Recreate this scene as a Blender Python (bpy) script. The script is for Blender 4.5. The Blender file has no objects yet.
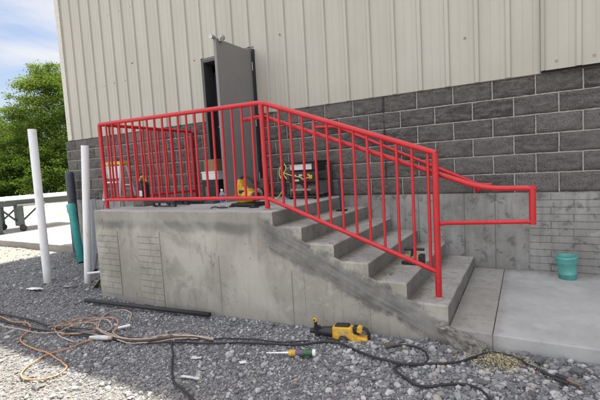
import bpy, bmesh, math, random
import numpy as np
from mathutils import Vector, Matrix
R = math.radians
random.seed(7); rng = np.random.default_rng(7)
scene = bpy.context.scene
C = scene.collection

# ---------------------------------------------------------------- camera
cam = bpy.data.cameras.new('camera'); camo = bpy.data.objects.new('camera', cam); C.objects.link(camo)
cam.sensor_width = 36; cam.lens = 397.684 / 600 * 36; cam.clip_start = .05; cam.clip_end = 3000
yaw, pitch, roll = .5228, -.0817, -.0575
camo.matrix_world = Matrix.Identity(4)
_f = Vector((-math.sin(yaw)*math.cos(pitch), math.cos(yaw)*math.cos(pitch), math.sin(pitch)))
_r = Vector((math.cos(yaw), math.sin(yaw), 0)); _u = _r.cross(_f)
r2 = _r*math.cos(roll) + _u*math.sin(roll); u2 = -_r*math.sin(roll) + _u*math.cos(roll)
camo.matrix_world = Matrix(((r2.x, u2.x, -_f.x, 2.3618), (r2.y, u2.y, -_f.y, -4.903), (r2.z, u2.z, -_f.z, .402), (0, 0, 0, 1)))
scene.camera = camo

# ---------------------------------------------------------------- sun, sky, exposure
SUN_EL, SUN_AZ = R(67), math.atan2(-.13, 1)
sl = bpy.data.lights.new('sun', 'SUN'); sl.energy = 3.6; sl.angle = R(.6); sl.color = (1, .95, .86)
so = bpy.data.objects.new('sun', sl); C.objects.link(so)
sd = Vector((math.sin(SUN_AZ)*math.cos(SUN_EL), math.cos(SUN_AZ)*math.cos(SUN_EL), math.sin(SUN_EL)))
so.rotation_euler = sd.to_track_quat('Z', 'Y').to_euler(); so.location = (20, 20, 30)
scene.view_settings.view_transform = 'Standard'; scene.view_settings.look = 'None'
scene.view_settings.exposure = 1.76; scene.view_settings.gamma = 1

W = bpy.data.worlds.new('World'); scene.world = W; W.use_nodes = True
nt = W.node_tree; nt.nodes.clear()
def N(nt, typ, **kw):
    n = nt.nodes.new(typ)
    for k, v in kw.items():
        if k == 'ins':
            for a, b in v.items():
                if isinstance(b, bpy.types.NodeSocket): nt.links.new(b, n.inputs[a])
                else: n.inputs[a].default_value = b
        else: setattr(n, k, v)
    return n
sky = N(nt, 'ShaderNodeTexSky', sky_type='NISHITA', sun_disc=False, sun_elevation=SUN_EL, sun_rotation=SUN_AZ,
        altitude=100, air_density=1.0, dust_density=2.4, ozone_density=.7)
tc = N(nt, 'ShaderNodeTexCoord')
mp = N(nt, 'ShaderNodeMapping', ins={'Vector': tc.outputs['Generated'], 'Scale': (1.6, 1.6, 6.5), 'Rotation': (0, R(-12), 0), 'Location': (.35, .1, .25)})
nz = N(nt, 'ShaderNodeTexNoise', ins={'Vector': mp.outputs[0], 'Scale': 1.7, 'Detail': 7, 'Roughness': .56, 'Distortion': .35})
rp = N(nt, 'ShaderNodeMapRange', ins={'Value': nz.outputs['Fac'], 'From Min': .44, 'From Max': .70, 'To Min': .08, 'To Max': .95})
mx = N(nt, 'ShaderNodeMix', data_type='RGBA')
nt.links.new(rp.outputs[0], mx.inputs[0]); nt.links.new(sky.outputs[0], mx.inputs[6]); mx.inputs[7].default_value = (5.6, 5.5, 5.4, 1)
# north-west sky dimmed; unseen bright haze added south and overhead as fill light
dt = N(nt, 'ShaderNodeVectorMath', operation='DOT_PRODUCT', ins={0: tc.outputs['Generated'], 1: (-.85, .50, -.25)})
fd = N(nt, 'ShaderNodeMapRange', interpolation_type='SMOOTHSTEP', ins={'Value': dt.outputs['Value'], 'From Min': .25, 'From Max': .72, 'To Min': 0, 'To Max': 1})
hz = N(nt, 'ShaderNodeMapRange', interpolation_type='SMOOTHSTEP', ins={'Value': dt.outputs['Value'], 'From Min': -.1, 'From Max': .6, 'To Min': .45, 'To Max': 0})
m3 = N(nt, 'ShaderNodeMix', data_type='RGBA'); nt.links.new(hz.outputs[0], m3.inputs[0]); nt.links.new(mx.outputs[2], m3.inputs[6]); m3.inputs[7].default_value = (6.2, 5.75, 5.3, 1)
m2 = N(nt, 'ShaderNodeMix', data_type='RGBA', blend_type='MULTIPLY'); nt.links.new(fd.outputs[0], m2.inputs[0]); nt.links.new(m3.outputs[2], m2.inputs[6]); m2.inputs[7].default_value = (.42, .42, .43, 1)
sx = N(nt, 'ShaderNodeSeparateXYZ', ins={0: tc.outputs['Generated']})
fe = N(nt, 'ShaderNodeMapRange', interpolation_type='SMOOTHSTEP', ins={'Value': sx.outputs[0], 'From Min': -.15, 'From Max': .6, 'To Min': 0, 'To Max': .7})
m4 = N(nt, 'ShaderNodeMix', data_type='RGBA', blend_type='MULTIPLY'); nt.links.new(fe.outputs[0], m4.inputs[0]); nt.links.new(m2.outputs[2], m4.inputs[6]); m4.inputs[7].default_value = (.30, .33, .40, 1)  # unseen eastern sky dimmed to weaken the light on the risers
bg = N(nt, 'ShaderNodeBackground', ins={'Color': m4.outputs[2], 'Strength': .12})
N(nt, 'ShaderNodeOutputWorld', ins={'Surface': bg.outputs[0]})

# ---------------------------------------------------------------- materials
class MatB:
    """tiny node-building helper"""
    def __init__(s, name):
        s.m = bpy.data.materials.new(name); s.m.use_nodes = True; s.nt = s.m.node_tree
        s.b = s.nt.nodes['Principled BSDF']; s.geo = N(s.nt, 'ShaderNodeNewGeometry'); s.tc = N(s.nt, 'ShaderNodeTexCoord')
        s.P = s.geo.outputs['Position']
    def noise(s, scale, detail=4, rough=.55, vec=None, stretch=None, dist=0):
        v = vec or s.P
        if stretch: v = N(s.nt, 'ShaderNodeMapping', ins={'Vector': v, 'Scale': stretch}).outputs[0]
        return N(s.nt, 'ShaderNodeTexNoise', ins={'Vector': v, 'Scale': scale, 'Detail': detail, 'Roughness': rough, 'Distortion': dist}).outputs['Fac']
    def vor(s, scale, feature='F1', out='Distance', vec=None):
        return N(s.nt, 'ShaderNodeTexVoronoi', feature=feature, ins={'Vector': vec or s.P, 'Scale': scale}).outputs[out]
    def math(s, op, a, b=0., c=0., clamp=False):
        n = N(s.nt, 'ShaderNodeMath', operation=op, use_clamp=clamp)
        for i, v in enumerate((a, b, c)):
            if isinstance(v, bpy.types.NodeSocket): s.nt.links.new(v, n.inputs[i])
            else: n.inputs[i].default_value = v
        return n.outputs[0]
    def rng(s, v, a, b, c=0., d=1., smooth=True):
        return N(s.nt, 'ShaderNodeMapRange', interpolation_type='SMOOTHSTEP' if smooth else 'LINEAR',
                 ins={'Value': v, 'From Min': a, 'From Max': b, 'To Min': c, 'To Max': d}).outputs[0]
    def mix(s, f, a, b, mode='MIX'):
        n = N(s.nt, 'ShaderNodeMix', data_type='RGBA', blend_type=mode)
        for i, v in ((0, f), (6, a), (7, b)):
            if isinstance(v, bpy.types.NodeSocket): s.nt.links.new(v, n.inputs[i])
            else: n.inputs[i].default_value = (v if i == 0 else (*v, 1))
        return n.outputs[2]
    def ramp(s, v, stops):
        n = N(s.nt, 'ShaderNodeValToRGB', ins={'Fac': v}); e = n.color_ramp.elements
        while len(e) < len(stops): e.new(.5)
        for el, (p, c) in zip(e, stops): el.position = p; el.color = (*c, 1)
        return n.outputs[0]
    def attr(s, name): return N(s.nt, 'ShaderNodeAttribute', attribute_name=name).outputs['Fac']
    def xyz(s):
        n = N(s.nt, 'ShaderNodeSeparateXYZ', ins={0: s.P}); return n.outputs
    def out(s, col, rough=.6, metal=0, bump=None, bs=.3, bd=.01, spec=.5, **kw):
        for k, v in (('Base Color', col), ('Roughness', rough), ('Metallic', metal), ('Specular IOR Level', spec)):
            if isinstance(v, bpy.types.NodeSocket): s.nt.links.new(v, s.b.inputs[k])
            else: s.b.inputs[k].default_value = (*v, 1) if k == 'Base Color' else v
        for k, v in kw.items(): s.b.inputs[k.replace('_', ' ')].default_value = v
        if bump is not None:
            bn = N(s.nt, 'ShaderNodeBump', ins={'Height': bump, 'Strength': bs, 'Distance': bd})
            s.nt.links.new(bn.outputs[0], s.b.inputs['Normal'])
        return s.m

def plain(name, col, rough=.5, metal=0, var=.12, scale=30, bs=.08, **kw):
    m = MatB(name); n = m.noise(scale, 5, .65, vec=m.tc.outputs['Object'])
    lo = tuple(c*(1-var) for c in col); hi = tuple(min(1, c*(1+var)) for c in col)
    return m.out(m.mix(m.rng(n, .3, .7), lo, hi), m.rng(n, .3, .7, max(0, rough-.06), min(1, rough+.08)), metal, bump=n, bs=bs, bd=.004, **kw)

def concrete_mat(name, a, b, scuff=.5):
    m = MatB(name); n1 = m.noise(2.2, 6, .6); n2 = m.noise(14, 6, .7); n3 = m.noise(160, 3, .7)
    c = m.mix(m.rng(n1, .32, .68), a, b)
    c = m.mix(m.math('MULTIPLY', m.rng(n2, .45, .75), scuff), c, tuple(x*.55 for x in a))
    c = m.mix(m.math('MULTIPLY', m.rng(n3, .35, .7), .35), c, tuple(min(1, x*1.25) for x in b))
    h = m.math('ADD', m.math('MULTIPLY', n2, .7), m.math('MULTIPLY', n3, .35))
    return m.out(c, .85, bump=h, bs=.35, bd=.006, spec=.3)
M = {}
M['conc_top'] = concrete_mat('broomed concrete', (.34, .335, .32), (.44, .435, .42), .4)
M['conc_tread'] = concrete_mat('tread concrete', (.24, .23, .205), (.38, .37, .34), .75)
def tread_mat(name, a, b):
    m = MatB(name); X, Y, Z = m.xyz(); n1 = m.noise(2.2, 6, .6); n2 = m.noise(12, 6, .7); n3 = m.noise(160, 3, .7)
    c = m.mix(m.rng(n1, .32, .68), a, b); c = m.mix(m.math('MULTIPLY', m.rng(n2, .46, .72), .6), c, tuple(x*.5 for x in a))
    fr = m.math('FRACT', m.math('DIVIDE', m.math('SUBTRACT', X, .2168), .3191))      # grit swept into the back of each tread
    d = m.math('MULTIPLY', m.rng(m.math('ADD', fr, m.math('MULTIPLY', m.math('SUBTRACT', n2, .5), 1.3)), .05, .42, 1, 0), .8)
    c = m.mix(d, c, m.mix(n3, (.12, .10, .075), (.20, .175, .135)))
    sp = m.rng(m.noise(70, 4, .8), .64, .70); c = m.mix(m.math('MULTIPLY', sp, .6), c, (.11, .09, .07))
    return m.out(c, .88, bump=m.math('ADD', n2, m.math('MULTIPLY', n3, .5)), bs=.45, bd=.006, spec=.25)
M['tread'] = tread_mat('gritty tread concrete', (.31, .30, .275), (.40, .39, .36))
M['riser'] = concrete_mat('dirty shaded riser concrete', (.15, .145, .13), (.235, .225, .205), .8)  # dirt, plus shade of the side-facing faces painted into the colour
def pad_mat():
    m = MatB('broomed pavement concrete'); X, Y, Z = m.xyz(); n1 = m.noise(1.7, 6, .6); n2 = m.noise(11, 6, .7); n3 = m.noise(150, 3, .7)
    br = m.noise(1., 3, .6, stretch=(3.0, 170, 1)); c = m.mix(m.rng(n1, .3, .7), (.325, .32, .305), (.44, .435, .42))
    c = m.mix(m.math('MULTIPLY', m.rng(n2, .5, .75), .35), c, (.24, .235, .22))
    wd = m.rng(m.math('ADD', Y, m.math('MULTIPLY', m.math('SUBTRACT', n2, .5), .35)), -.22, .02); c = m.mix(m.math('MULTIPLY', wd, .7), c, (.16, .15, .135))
    ld = m.rng(m.math('ADD', X, m.math('MULTIPLY', m.math('SUBTRACT', n2, .5), .25)), 2.22, 2.13); c = m.mix(m.math('MULTIPLY', ld, .5), c, (.22, .21, .19))
    sp = m.rng(m.noise(48, 4, .8), .66, .71); c = m.mix(m.math('MULTIPLY', sp, .7), c, (.13, .12, .105))
    fm = m.math('MULTIPLY', m.rng(m.noise(2.6, 4, .6), .60, .68), .35); c = m.mix(fm, c, (.52, .51, .49))
    return m.out(c, .86, bump=m.math('ADD', m.math('MULTIPLY', br, .7), m.math('MULTIPLY', n3, .4)), bs=.4, bd=.004, spec=.3)
M['pad'] = pad_mat()
M['slab_tan'] = concrete_mat('dusty slab concrete', (.26, .25, .22), (.34, .33, .30), .7)
M['yard'] = concrete_mat('yard concrete', (.38, .36, .32), (.46, .44, .39), .3)
M['kerb'] = concrete_mat('kerb concrete', (.22, .20, .17), (.30, .28, .24), .5)

def front_wall_mat():
    m = MatB('cast concrete side wall'); X, Y, Z = m.xyz()
    n1 = m.noise(1.6, 6, .6); n2 = m.noise(9, 6, .68); n3 = m.noise(140, 3, .7)
    st = m.noise(2.0, 5, .65, stretch=(9, 9, 1.1)); blot = m.noise(3.6, 7, .7, dist=.5)
    c = m.mix(m.rng(n1, .3, .7), (.29, .272, .232), (.41, .387, .335))
    c = m.mix(m.math('MULTIPLY', m.rng(st, .50, .72), .5), c, (.19, .18, .16))
    c = m.mix(m.math('MULTIPLY', m.rng(n2, .55, .72), .55), c, (.45, .44, .40))
    sg = m.noise(5.5, 6, .7, stretch=(1.6, 1, .55), dist=.6); c = m.mix(m.math('MULTIPLY', m.rng(sg, .63, .69), .8), c, (.12, .115, .10))
    big = m.noise(.9, 4, .6, dist=.8); c = m.mix(m.math('MULTIPLY', m.rng(big, .48, .60), .6), c, (.48, .46, .405))
    bl2 = m.noise(2.4, 7, .72, dist=1.0); c = m.mix(m.math('MULTIPLY', m.rng(bl2, .52, .64), .45), c, (.20, .195, .175))
    # damp-looking slab edge band at the top
    ed = m.math('ADD', Z, m.math('MULTIPLY', m.math('SUBTRACT', blot, .5), .16))
    band = m.math('MULTIPLY', m.rng(ed, -.235, -.175), m.rng(X, .15, .02))
    c = m.mix(m.math('MULTIPLY', band, .35), c, (.20, .195, .18))
    low = m.math('MULTIPLY', m.math('MULTIPLY', m.rng(ed, -.27, -.2), m.rng(ed, -.10, -.16)), m.rng(X, .1, -.2))
    c = m.mix(m.math('MULTIPLY', low, m.rng(big, .40, .60, .75, .15)), c, (.13, .128, .12))
    # trowelled mortar smear following the stair line
    d = m.math('ADD', Z, m.math('ADD', m.math('MULTIPLY', X, .458), -.10))
    d = m.math('ADD', d, m.math('MULTIPLY', m.math('SUBTRACT', blot, .5), .42))
    cv = N(m.nt, 'ShaderNodeCombineXYZ', ins={0: m.math('MULTIPLY', X, 2.2), 2: m.math('MULTIPLY', m.math('ADD', Z, m.math('MULTIPLY', X, .458)), 22)}).outputs[0]; tro = m.noise(1., 5, .6, vec=cv)
    w = m.math('ADD', d, m.math('MULTIPLY', m.math('SUBTRACT', n2, .5), .07))
    sm = m.math('MULTIPLY', m.rng(w, -.42, -.34), m.rng(w, -.10, -.17)); sm = m.math('MULTIPLY', sm, m.rng(X, -.02, .16))
    c = m.mix(m.math('MULTIPLY', sm, m.rng(big, .35, .6, .95, .55)), c, m.mix(m.rng(m.math('ADD', m.math('MULTIPLY', n2, .4), m.math('MULTIPLY', tro, .6)), .36, .62), (.085, .085, .08), (.20, .196, .185)))
    # form seams and bug holes
    for x0 in (-.50, .40, 1.42):
        l = m.rng(m.math('ABSOLUTE', m.math('SUBTRACT', X, x0)), .002, .010, 1, 0)
        l = m.math('MULTIPLY', l, m.rng(m.math('ADD', Z, m.math('MULTIPLY', m.math('MAXIMUM', X, .2), .458)), -.36, -.42)); c = m.mix(m.math('MULTIPLY', l, .65), c, (.13, .12, .11))
    hole = m.rng(m.vor(7), .03, .06, 1, 0)
    c = m.mix(m.math('MULTIPLY', hole, .75), c, (.08, .08, .075))
    g = m.math('MULTIPLY', m.rng(Z, -1.12, -.92, 1, 0), .35); c = m.mix(g, c, (.24, .22, .19))
    h = m.math('ADD', m.math('ADD', m.math('MULTIPLY', n2, .8), m.math('MULTIPLY', m.math('MULTIPLY', tro, sm), 1.2)), m.math('ADD', m.math('MULTIPLY', n3, .3), m.math('MULTIPLY', hole, -1.)))
    return m.out(c, .85, bump=h, bs=.4, bd=.006, spec=.3)
M['front'] = front_wall_mat()

def found_mat():
    m = MatB('cast foundation concrete'); X, Y, Z = m.xyz()
    n1 = m.noise(1.3, 6, .62); n2 = m.noise(8, 7, .72, dist=.3); n3 = m.noise(150, 3, .7); st = m.noise(1.6, 6, .7, stretch=(6, 6, .8))
    c = m.mix(m.rng(n1, .3, .7), (.21, .205, .19), (.36, .355, .335))
    c = m.mix(m.math('MULTIPLY', m.rng(st, .45, .68), .6), c, (.17, .165, .155))
    c = m.mix(m.math('MULTIPLY', m.rng(n2, .53, .63), .7), c, (.11, .11, .105))
    c = m.mix(m.math('MULTIPLY', m.rng(n2, .42, .30), .5), c, (.40, .40, .385))
    for x0 in (1.72, 2.04, 1.2, .6):
        l = m.rng(m.math('ABSOLUTE', m.math('SUBTRACT', X, x0)), .002, .012, 1, 0)
        c = m.mix(m.math('MULTIPLY', l, .6), c, (.10, .10, .095))
    h = m.math('ADD', m.math('MULTIPLY', n2, .8), m.math('MULTIPLY', n3, .3))
    return m.out(c, .85, bump=h, bs=.4, bd=.006, spec=.3)
M['found'] = found_mat()

def cmu_mat():
    m = MatB('split face block'); t = m.attr('tone'); n1 = m.noise(28, 7, .75); n2 = m.noise(190, 3, .8); n3 = m.noise(1.1, 4, .6)
    c = m.mix(t, (.085, .077, .071), (.20, .185, .172)); hs = m.noise(9, 6, .7, stretch=(1, 1, 2.6)); pit = m.noise(75, 4, .8)
    c = m.mix(m.rng(hs, .36, .66, 0, .8), c, (.235, .222, .21)); c = m.mix(m.math('MULTIPLY', m.rng(pit, .50, .40), .75), c, (.05, .046, .042))  # shade of the rough relief painted into the colour as dark pits
    c = m.mix(m.math('MULTIPLY', m.rng(n2, .60, .74), .6), c, (.38, .37, .355)); c = m.mix(m.math('MULTIPLY', m.rng(n3, .48, .68), .35), c, (.22, .21, .195))
    h = m.math('ADD', m.math('ADD', n1, m.math('MULTIPLY', hs, .8)), m.math('MULTIPLY', pit, .6))
    return m.out(c, .92, bump=h, bs=1., bd=.02, spec=.2)
M['cmu'] = cmu_mat()
def mortar_mat():
    m = MatB('mortar'); n = m.noise(40, 5, .7)
    return m.out(m.mix(n, (.29, .278, .255), (.48, .46, .43)), .95, bump=n, bs=.5, bd=.004, spec=.2)
M['mortar'] = mortar_mat()
def siding_mat():
    m = MatB('cream steel siding'); n = m.noise(1.2, 5, .6, stretch=(2.5, 1, .5)); n2 = m.noise(45, 4, .7); X, Y, Z = m.xyz()
    pan = m.noise(1.0, 1, .3, stretch=(1.09, .01, .01))
    c = m.mix(m.rng(n, .3, .7), (.41, .395, .335), (.455, .44, .38))
    c = m.mix(m.math('MULTIPLY', m.rng(pan, .4, .6), .3), c, (.48, .465, .41))
    c = m.mix(m.math('MULTIPLY', m.rng(n2, .62, .8), .25), c, (.36, .34, .29))
    d = m.math('MULTIPLY', m.rng(Z, 1.22, 1.55, 1, 0), m.rng(n, .35, .7, .0, .35)); c = m.mix(d, c, (.34, .315, .25))
    oc = m.noise(1.0, 3, .5, stretch=(3.2, 1, .9)); return m.out(c, m.rng(n2, .3, .7, .36, .5), bump=m.math('ADD', oc, m.math('MULTIPLY', n2, .02)), bs=.35, bd=.03, spec=.4)
M['siding'] = siding_mat()
M['trim'] = plain('cream trim', (.55, .535, .47), .45)
M['screw'] = plain('fastener grey', (.14, .13, .12), .5)
M['red'] = plain('red gloss paint', (.52, .013, .020), .32, var=.03, scale=6, bs=.015)
def red_mat():
    m = MatB('red rail paint'); n = m.noise(5, 5, .65); n2 = m.noise(60, 4, .75); sc = m.rng(m.noise(38, 4, .8, stretch=(1, 1, .5)), .68, .72)
    c = m.mix(m.rng(n, .3, .7), (.47, .012, .019), (.56, .016, .024)); up = N(m.nt, 'ShaderNodeSeparateXYZ', ins={0: m.geo.outputs['Normal']}).outputs[2]
    c = m.mix(m.math('MULTIPLY', m.rng(up, .3, 1), m.rng(n2, .4, .7, .05, .22)), c, (.50, .33, .30)); c = m.mix(m.math('MULTIPLY', sc, .5), c, (.28, .02, .02))
    return m.out(c, m.rng(n2, .3, .7, .26, .44), bump=n2, bs=.03, bd=.003, spec=.5)
M['red'] = red_mat()
M['door'] = plain('grey primed door', (.215, .21, .20), .5, var=.05, scale=5, bs=.03)
M['frame'] = plain('dark door frame', (.06, .058, .055), .45)
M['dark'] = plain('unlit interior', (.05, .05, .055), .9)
M['interior'] = plain('interior sheet', (.20, .20, .27), .6)
M['steel'] = plain('worn steel', (.42, .42, .42), .35, .9)
M['galv'] = plain('aluminium', (.66, .67, .69), .38, .75, var=.1)
M['black'] = plain('black plastic', (.018, .018, .02), .45)
M['rubber'] = plain('black rubber', (.022, .022, .024), .6, var=.3, scale=40)
M['yellow'] = plain('yellow plastic', (.64, .37, .04), .5, var=.25, scale=25)
M['cream'] = plain('dusty cream plastic', (.50, .37, .15), .6, var=.3)
M['white'] = plain('white plastic', (.74, .74, .73), .5, var=.08, scale=8)
M['teal'] = plain('green sewer plastic', (.055, .36, .33), .42, var=.12, scale=12)
M['teal_pale'] = plain('sun-faded green plastic', (.095, .34, .31), .5, var=.15, scale=10)
M['teal_in'] = plain('green sewer plastic inside', (.04, .27, .25), .5)
M['charcoal'] = plain('charcoal painted pipe', (.050, .058, .068), .5, var=.2, scale=12)
M['navy'] = plain('navy paint', (.015, .026, .065), .45)
M['cardboard'] = plain('cardboard', (.30, .18, .09), .85)
M['orange'] = plain('faded orange cord', (.50, .25, .12), .55, var=.2, scale=60)
M['tan_cord'] = plain('dusty pale cord', (.46, .36, .29), .65, var=.25, scale=60)
M['grey_cord'] = plain('grey thin cord', (.16, .16, .165), .55)
M['yel_cord'] = plain('yellow cord', (.66, .56, .16), .5)
M['brown_wrap'] = plain('muddy cable sleeve', (.115, .09, .075), .85, var=.35, scale=22, bs=.5)
M['green'] = plain('green film', (.035, .12, .05), .5)
M['purple'] = plain('purple film', (.12, .085, .13), .5)
M['wood'] = plain('weathered board', (.20, .14, .09), .8, var=.3, scale=14, bs=.3)
M['sheet'] = plain('zinc sheet', (.36, .39, .43), .45, .3)
M['tgreen'] = plain('grey green machine paint', (.065, .082, .085), .5, var=.2)
M['blue'] = plain('blue label', (.03, .08, .42), .5)
M['engine'] = plain('engine grey', (.17, .16, .145), .5, .3, var=.4)
M['pale_paper'] = plain('pale scrap', (.60, .59, .56), .9, var=.15, scale=10, bs=.4)

def pipe_white():
    m = MatB('white pvc with grime'); X, Y, Z = m.xyz(); n = m.noise(9, 6, .7, stretch=(1, 1, .4)); n2 = m.noise(30, 4, .7)
    c = m.mix(m.rng(n, .5, .75), (.76, .765, .75), (.55, .54, .50))
    c = m.mix(m.math('MULTIPLY', m.rng(Z, -1.15, -.95, 1, 0), .5), c, (.42, .39, .30))
    c = m.mix(m.math('MULTIPLY', m.rng(n2, .66, .72), m.rng(Z, .3, -.2)), c, (.25, .25, .24))
    return m.out(c, .4, bump=n2, bs=.05)
M['pvc'] = pipe_white()

def ground_mat():
    m = MatB('crushed limestone bed'); X, Y, Z = m.xyz()
    v = m.vor(75, out='Color'); vd = m.vor(75); v2 = m.vor(200, out='Color'); n = m.noise(1.3, 5, .6); n2 = m.noise(30, 5, .7)
    sep = N(m.nt, 'ShaderNodeSeparateColor', ins={0: v}).outputs[0]; sep2 = N(m.nt, 'ShaderNodeSeparateColor', ins={0: v2}).outputs[1]
    c = m.ramp(sep, [(0, (.10, .10, .103)), (.5, (.17, .17, .173)), (.85, (.25, .25, .25)), (1, (.38, .375, .36))])
    c = m.mix(m.rng(sep2, .3, .9, 0, .5), c, (.17, .168, .165))
    # tan fines out in the drive and by the left-hand yard
    t = m.rng(m.math('ADD', Y, m.math('MULTIPLY', m.math('SUBTRACT', n, .5), 1.2)), -3.4, -2.9, .75, 0)
    c = m.mix(t, c, (.22, .20, .17))
    t2 = m.math('MULTIPLY', m.rng(X, -6.4, -7.2), m.rng(n2, .3, .6, .3, .8)); c = m.mix(t2, c, (.30, .27, .225))
    h = m.math('ADD', m.math('MULTIPLY', vd, -1.2), m.math('MULTIPLY', n2, .6))
    return m.out(c, .92, bump=h, bs=.8, bd=.012, spec=.2)
M['ground'] = ground_mat()
def stone_mat():
    m = MatB('limestone chips'); t = m.attr('tone'); n = m.noise(60, 4, .7); X, Y, Z = m.xyz()
    c = m.ramp(t, [(0, (.09, .091, .094)), (.3, (.175, .176, .180)), (.62, (.26, .26, .262)), (.82, (.40, .40, .395)), (.94, (.56, .55, .53)), (1, (.37, .32, .25))])
    nn = m.noise(1.3, 5, .6)
    tt = m.rng(m.math('ADD', Y, m.math('MULTIPLY', m.math('SUBTRACT', nn, .5), 1.2)), -3.4, -2.9, .5, 0)
    c = m.mix(tt, c, (.24, .22, .19))
    c = m.mix(m.rng(n, .3, .7, 0, .4), c, (.23, .23, .235))
    return m.out(c, .9, bump=n, bs=.3, bd=.003, spec=.25)
M['stone'] = stone_mat()
def grass_mat():
    m = MatB('rough grass'); n = m.noise(.6, 6, .7); n2 = m.noise(14, 4, .7)
    return m.out(m.mix(n2, m.mix(n, (.05, .09, .02), (.09, .13, .035)), (.12, .13, .06)), .9, bump=n2, bs=.8, bd=.1)
M['grass'] = grass_mat()
M['rubble'] = plain('broken concrete', (.20, .19, .165), .95, var=.55, scale=24, bs=1.)
M['dirt'] = plain('dirt and rubble', (.30, .24, .17), .95, var=.45, scale=6, bs=.9)
M['straw'] = plain('spilled sawdust', (.40, .34, .22), .95, var=.4, scale=60, bs=.8)
M['bark'] = plain('bark', (.085, .07, .05), .9, var=.3, scale=6, bs=.8)
def leaf_mat(name, a, b):
    m = MatB(name); t = m.attr('tone'); col = m.mix(t, a, b)
    d = N(m.nt, 'ShaderNodeBsdfDiffuse', ins={'Color': col}); tr = N(m.nt, 'ShaderNodeBsdfTranslucent', ins={'Color': m.mix(.5, col, (.16, .24, .02))})
    mxs = N(m.nt, 'ShaderNodeMixShader', ins={0: .42, 1: d.outputs[0], 2: tr.outputs[0]})
    m.nt.links.new(mxs.outputs[0], m.nt.nodes['Material Output'].inputs['Surface']); return m.m
M['leaf'] = leaf_mat('bright leaves', (.065, .125, .025), (.25, .31, .07))
M['leaf_dark'] = leaf_mat('deep leaves', (.03, .065, .014), (.085, .13, .026))
def glass():
    m = MatB('clear bottle plastic')
    return m.out((.85, .92, 1), .08, Transmission_Weight=.85, IOR=1.33, Alpha=.75)
M['bottle'] = glass()

# ---------------------------------------------------------------- mesh helpers
def tag(o, label=None, cat=None, group=None, kind=None):
    if label: o['label'] = label
    if cat: o['category'] = cat
    if group: o['group'] = group
    if kind: o['kind'] = kind
    return o
def empty(name, loc, label, cat, group=None):
    o = bpy.data.objects.new(name, None); C.objects.link(o); o.location = loc; o.empty_display_size = .1
    return tag(o, label, cat, group)

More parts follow.
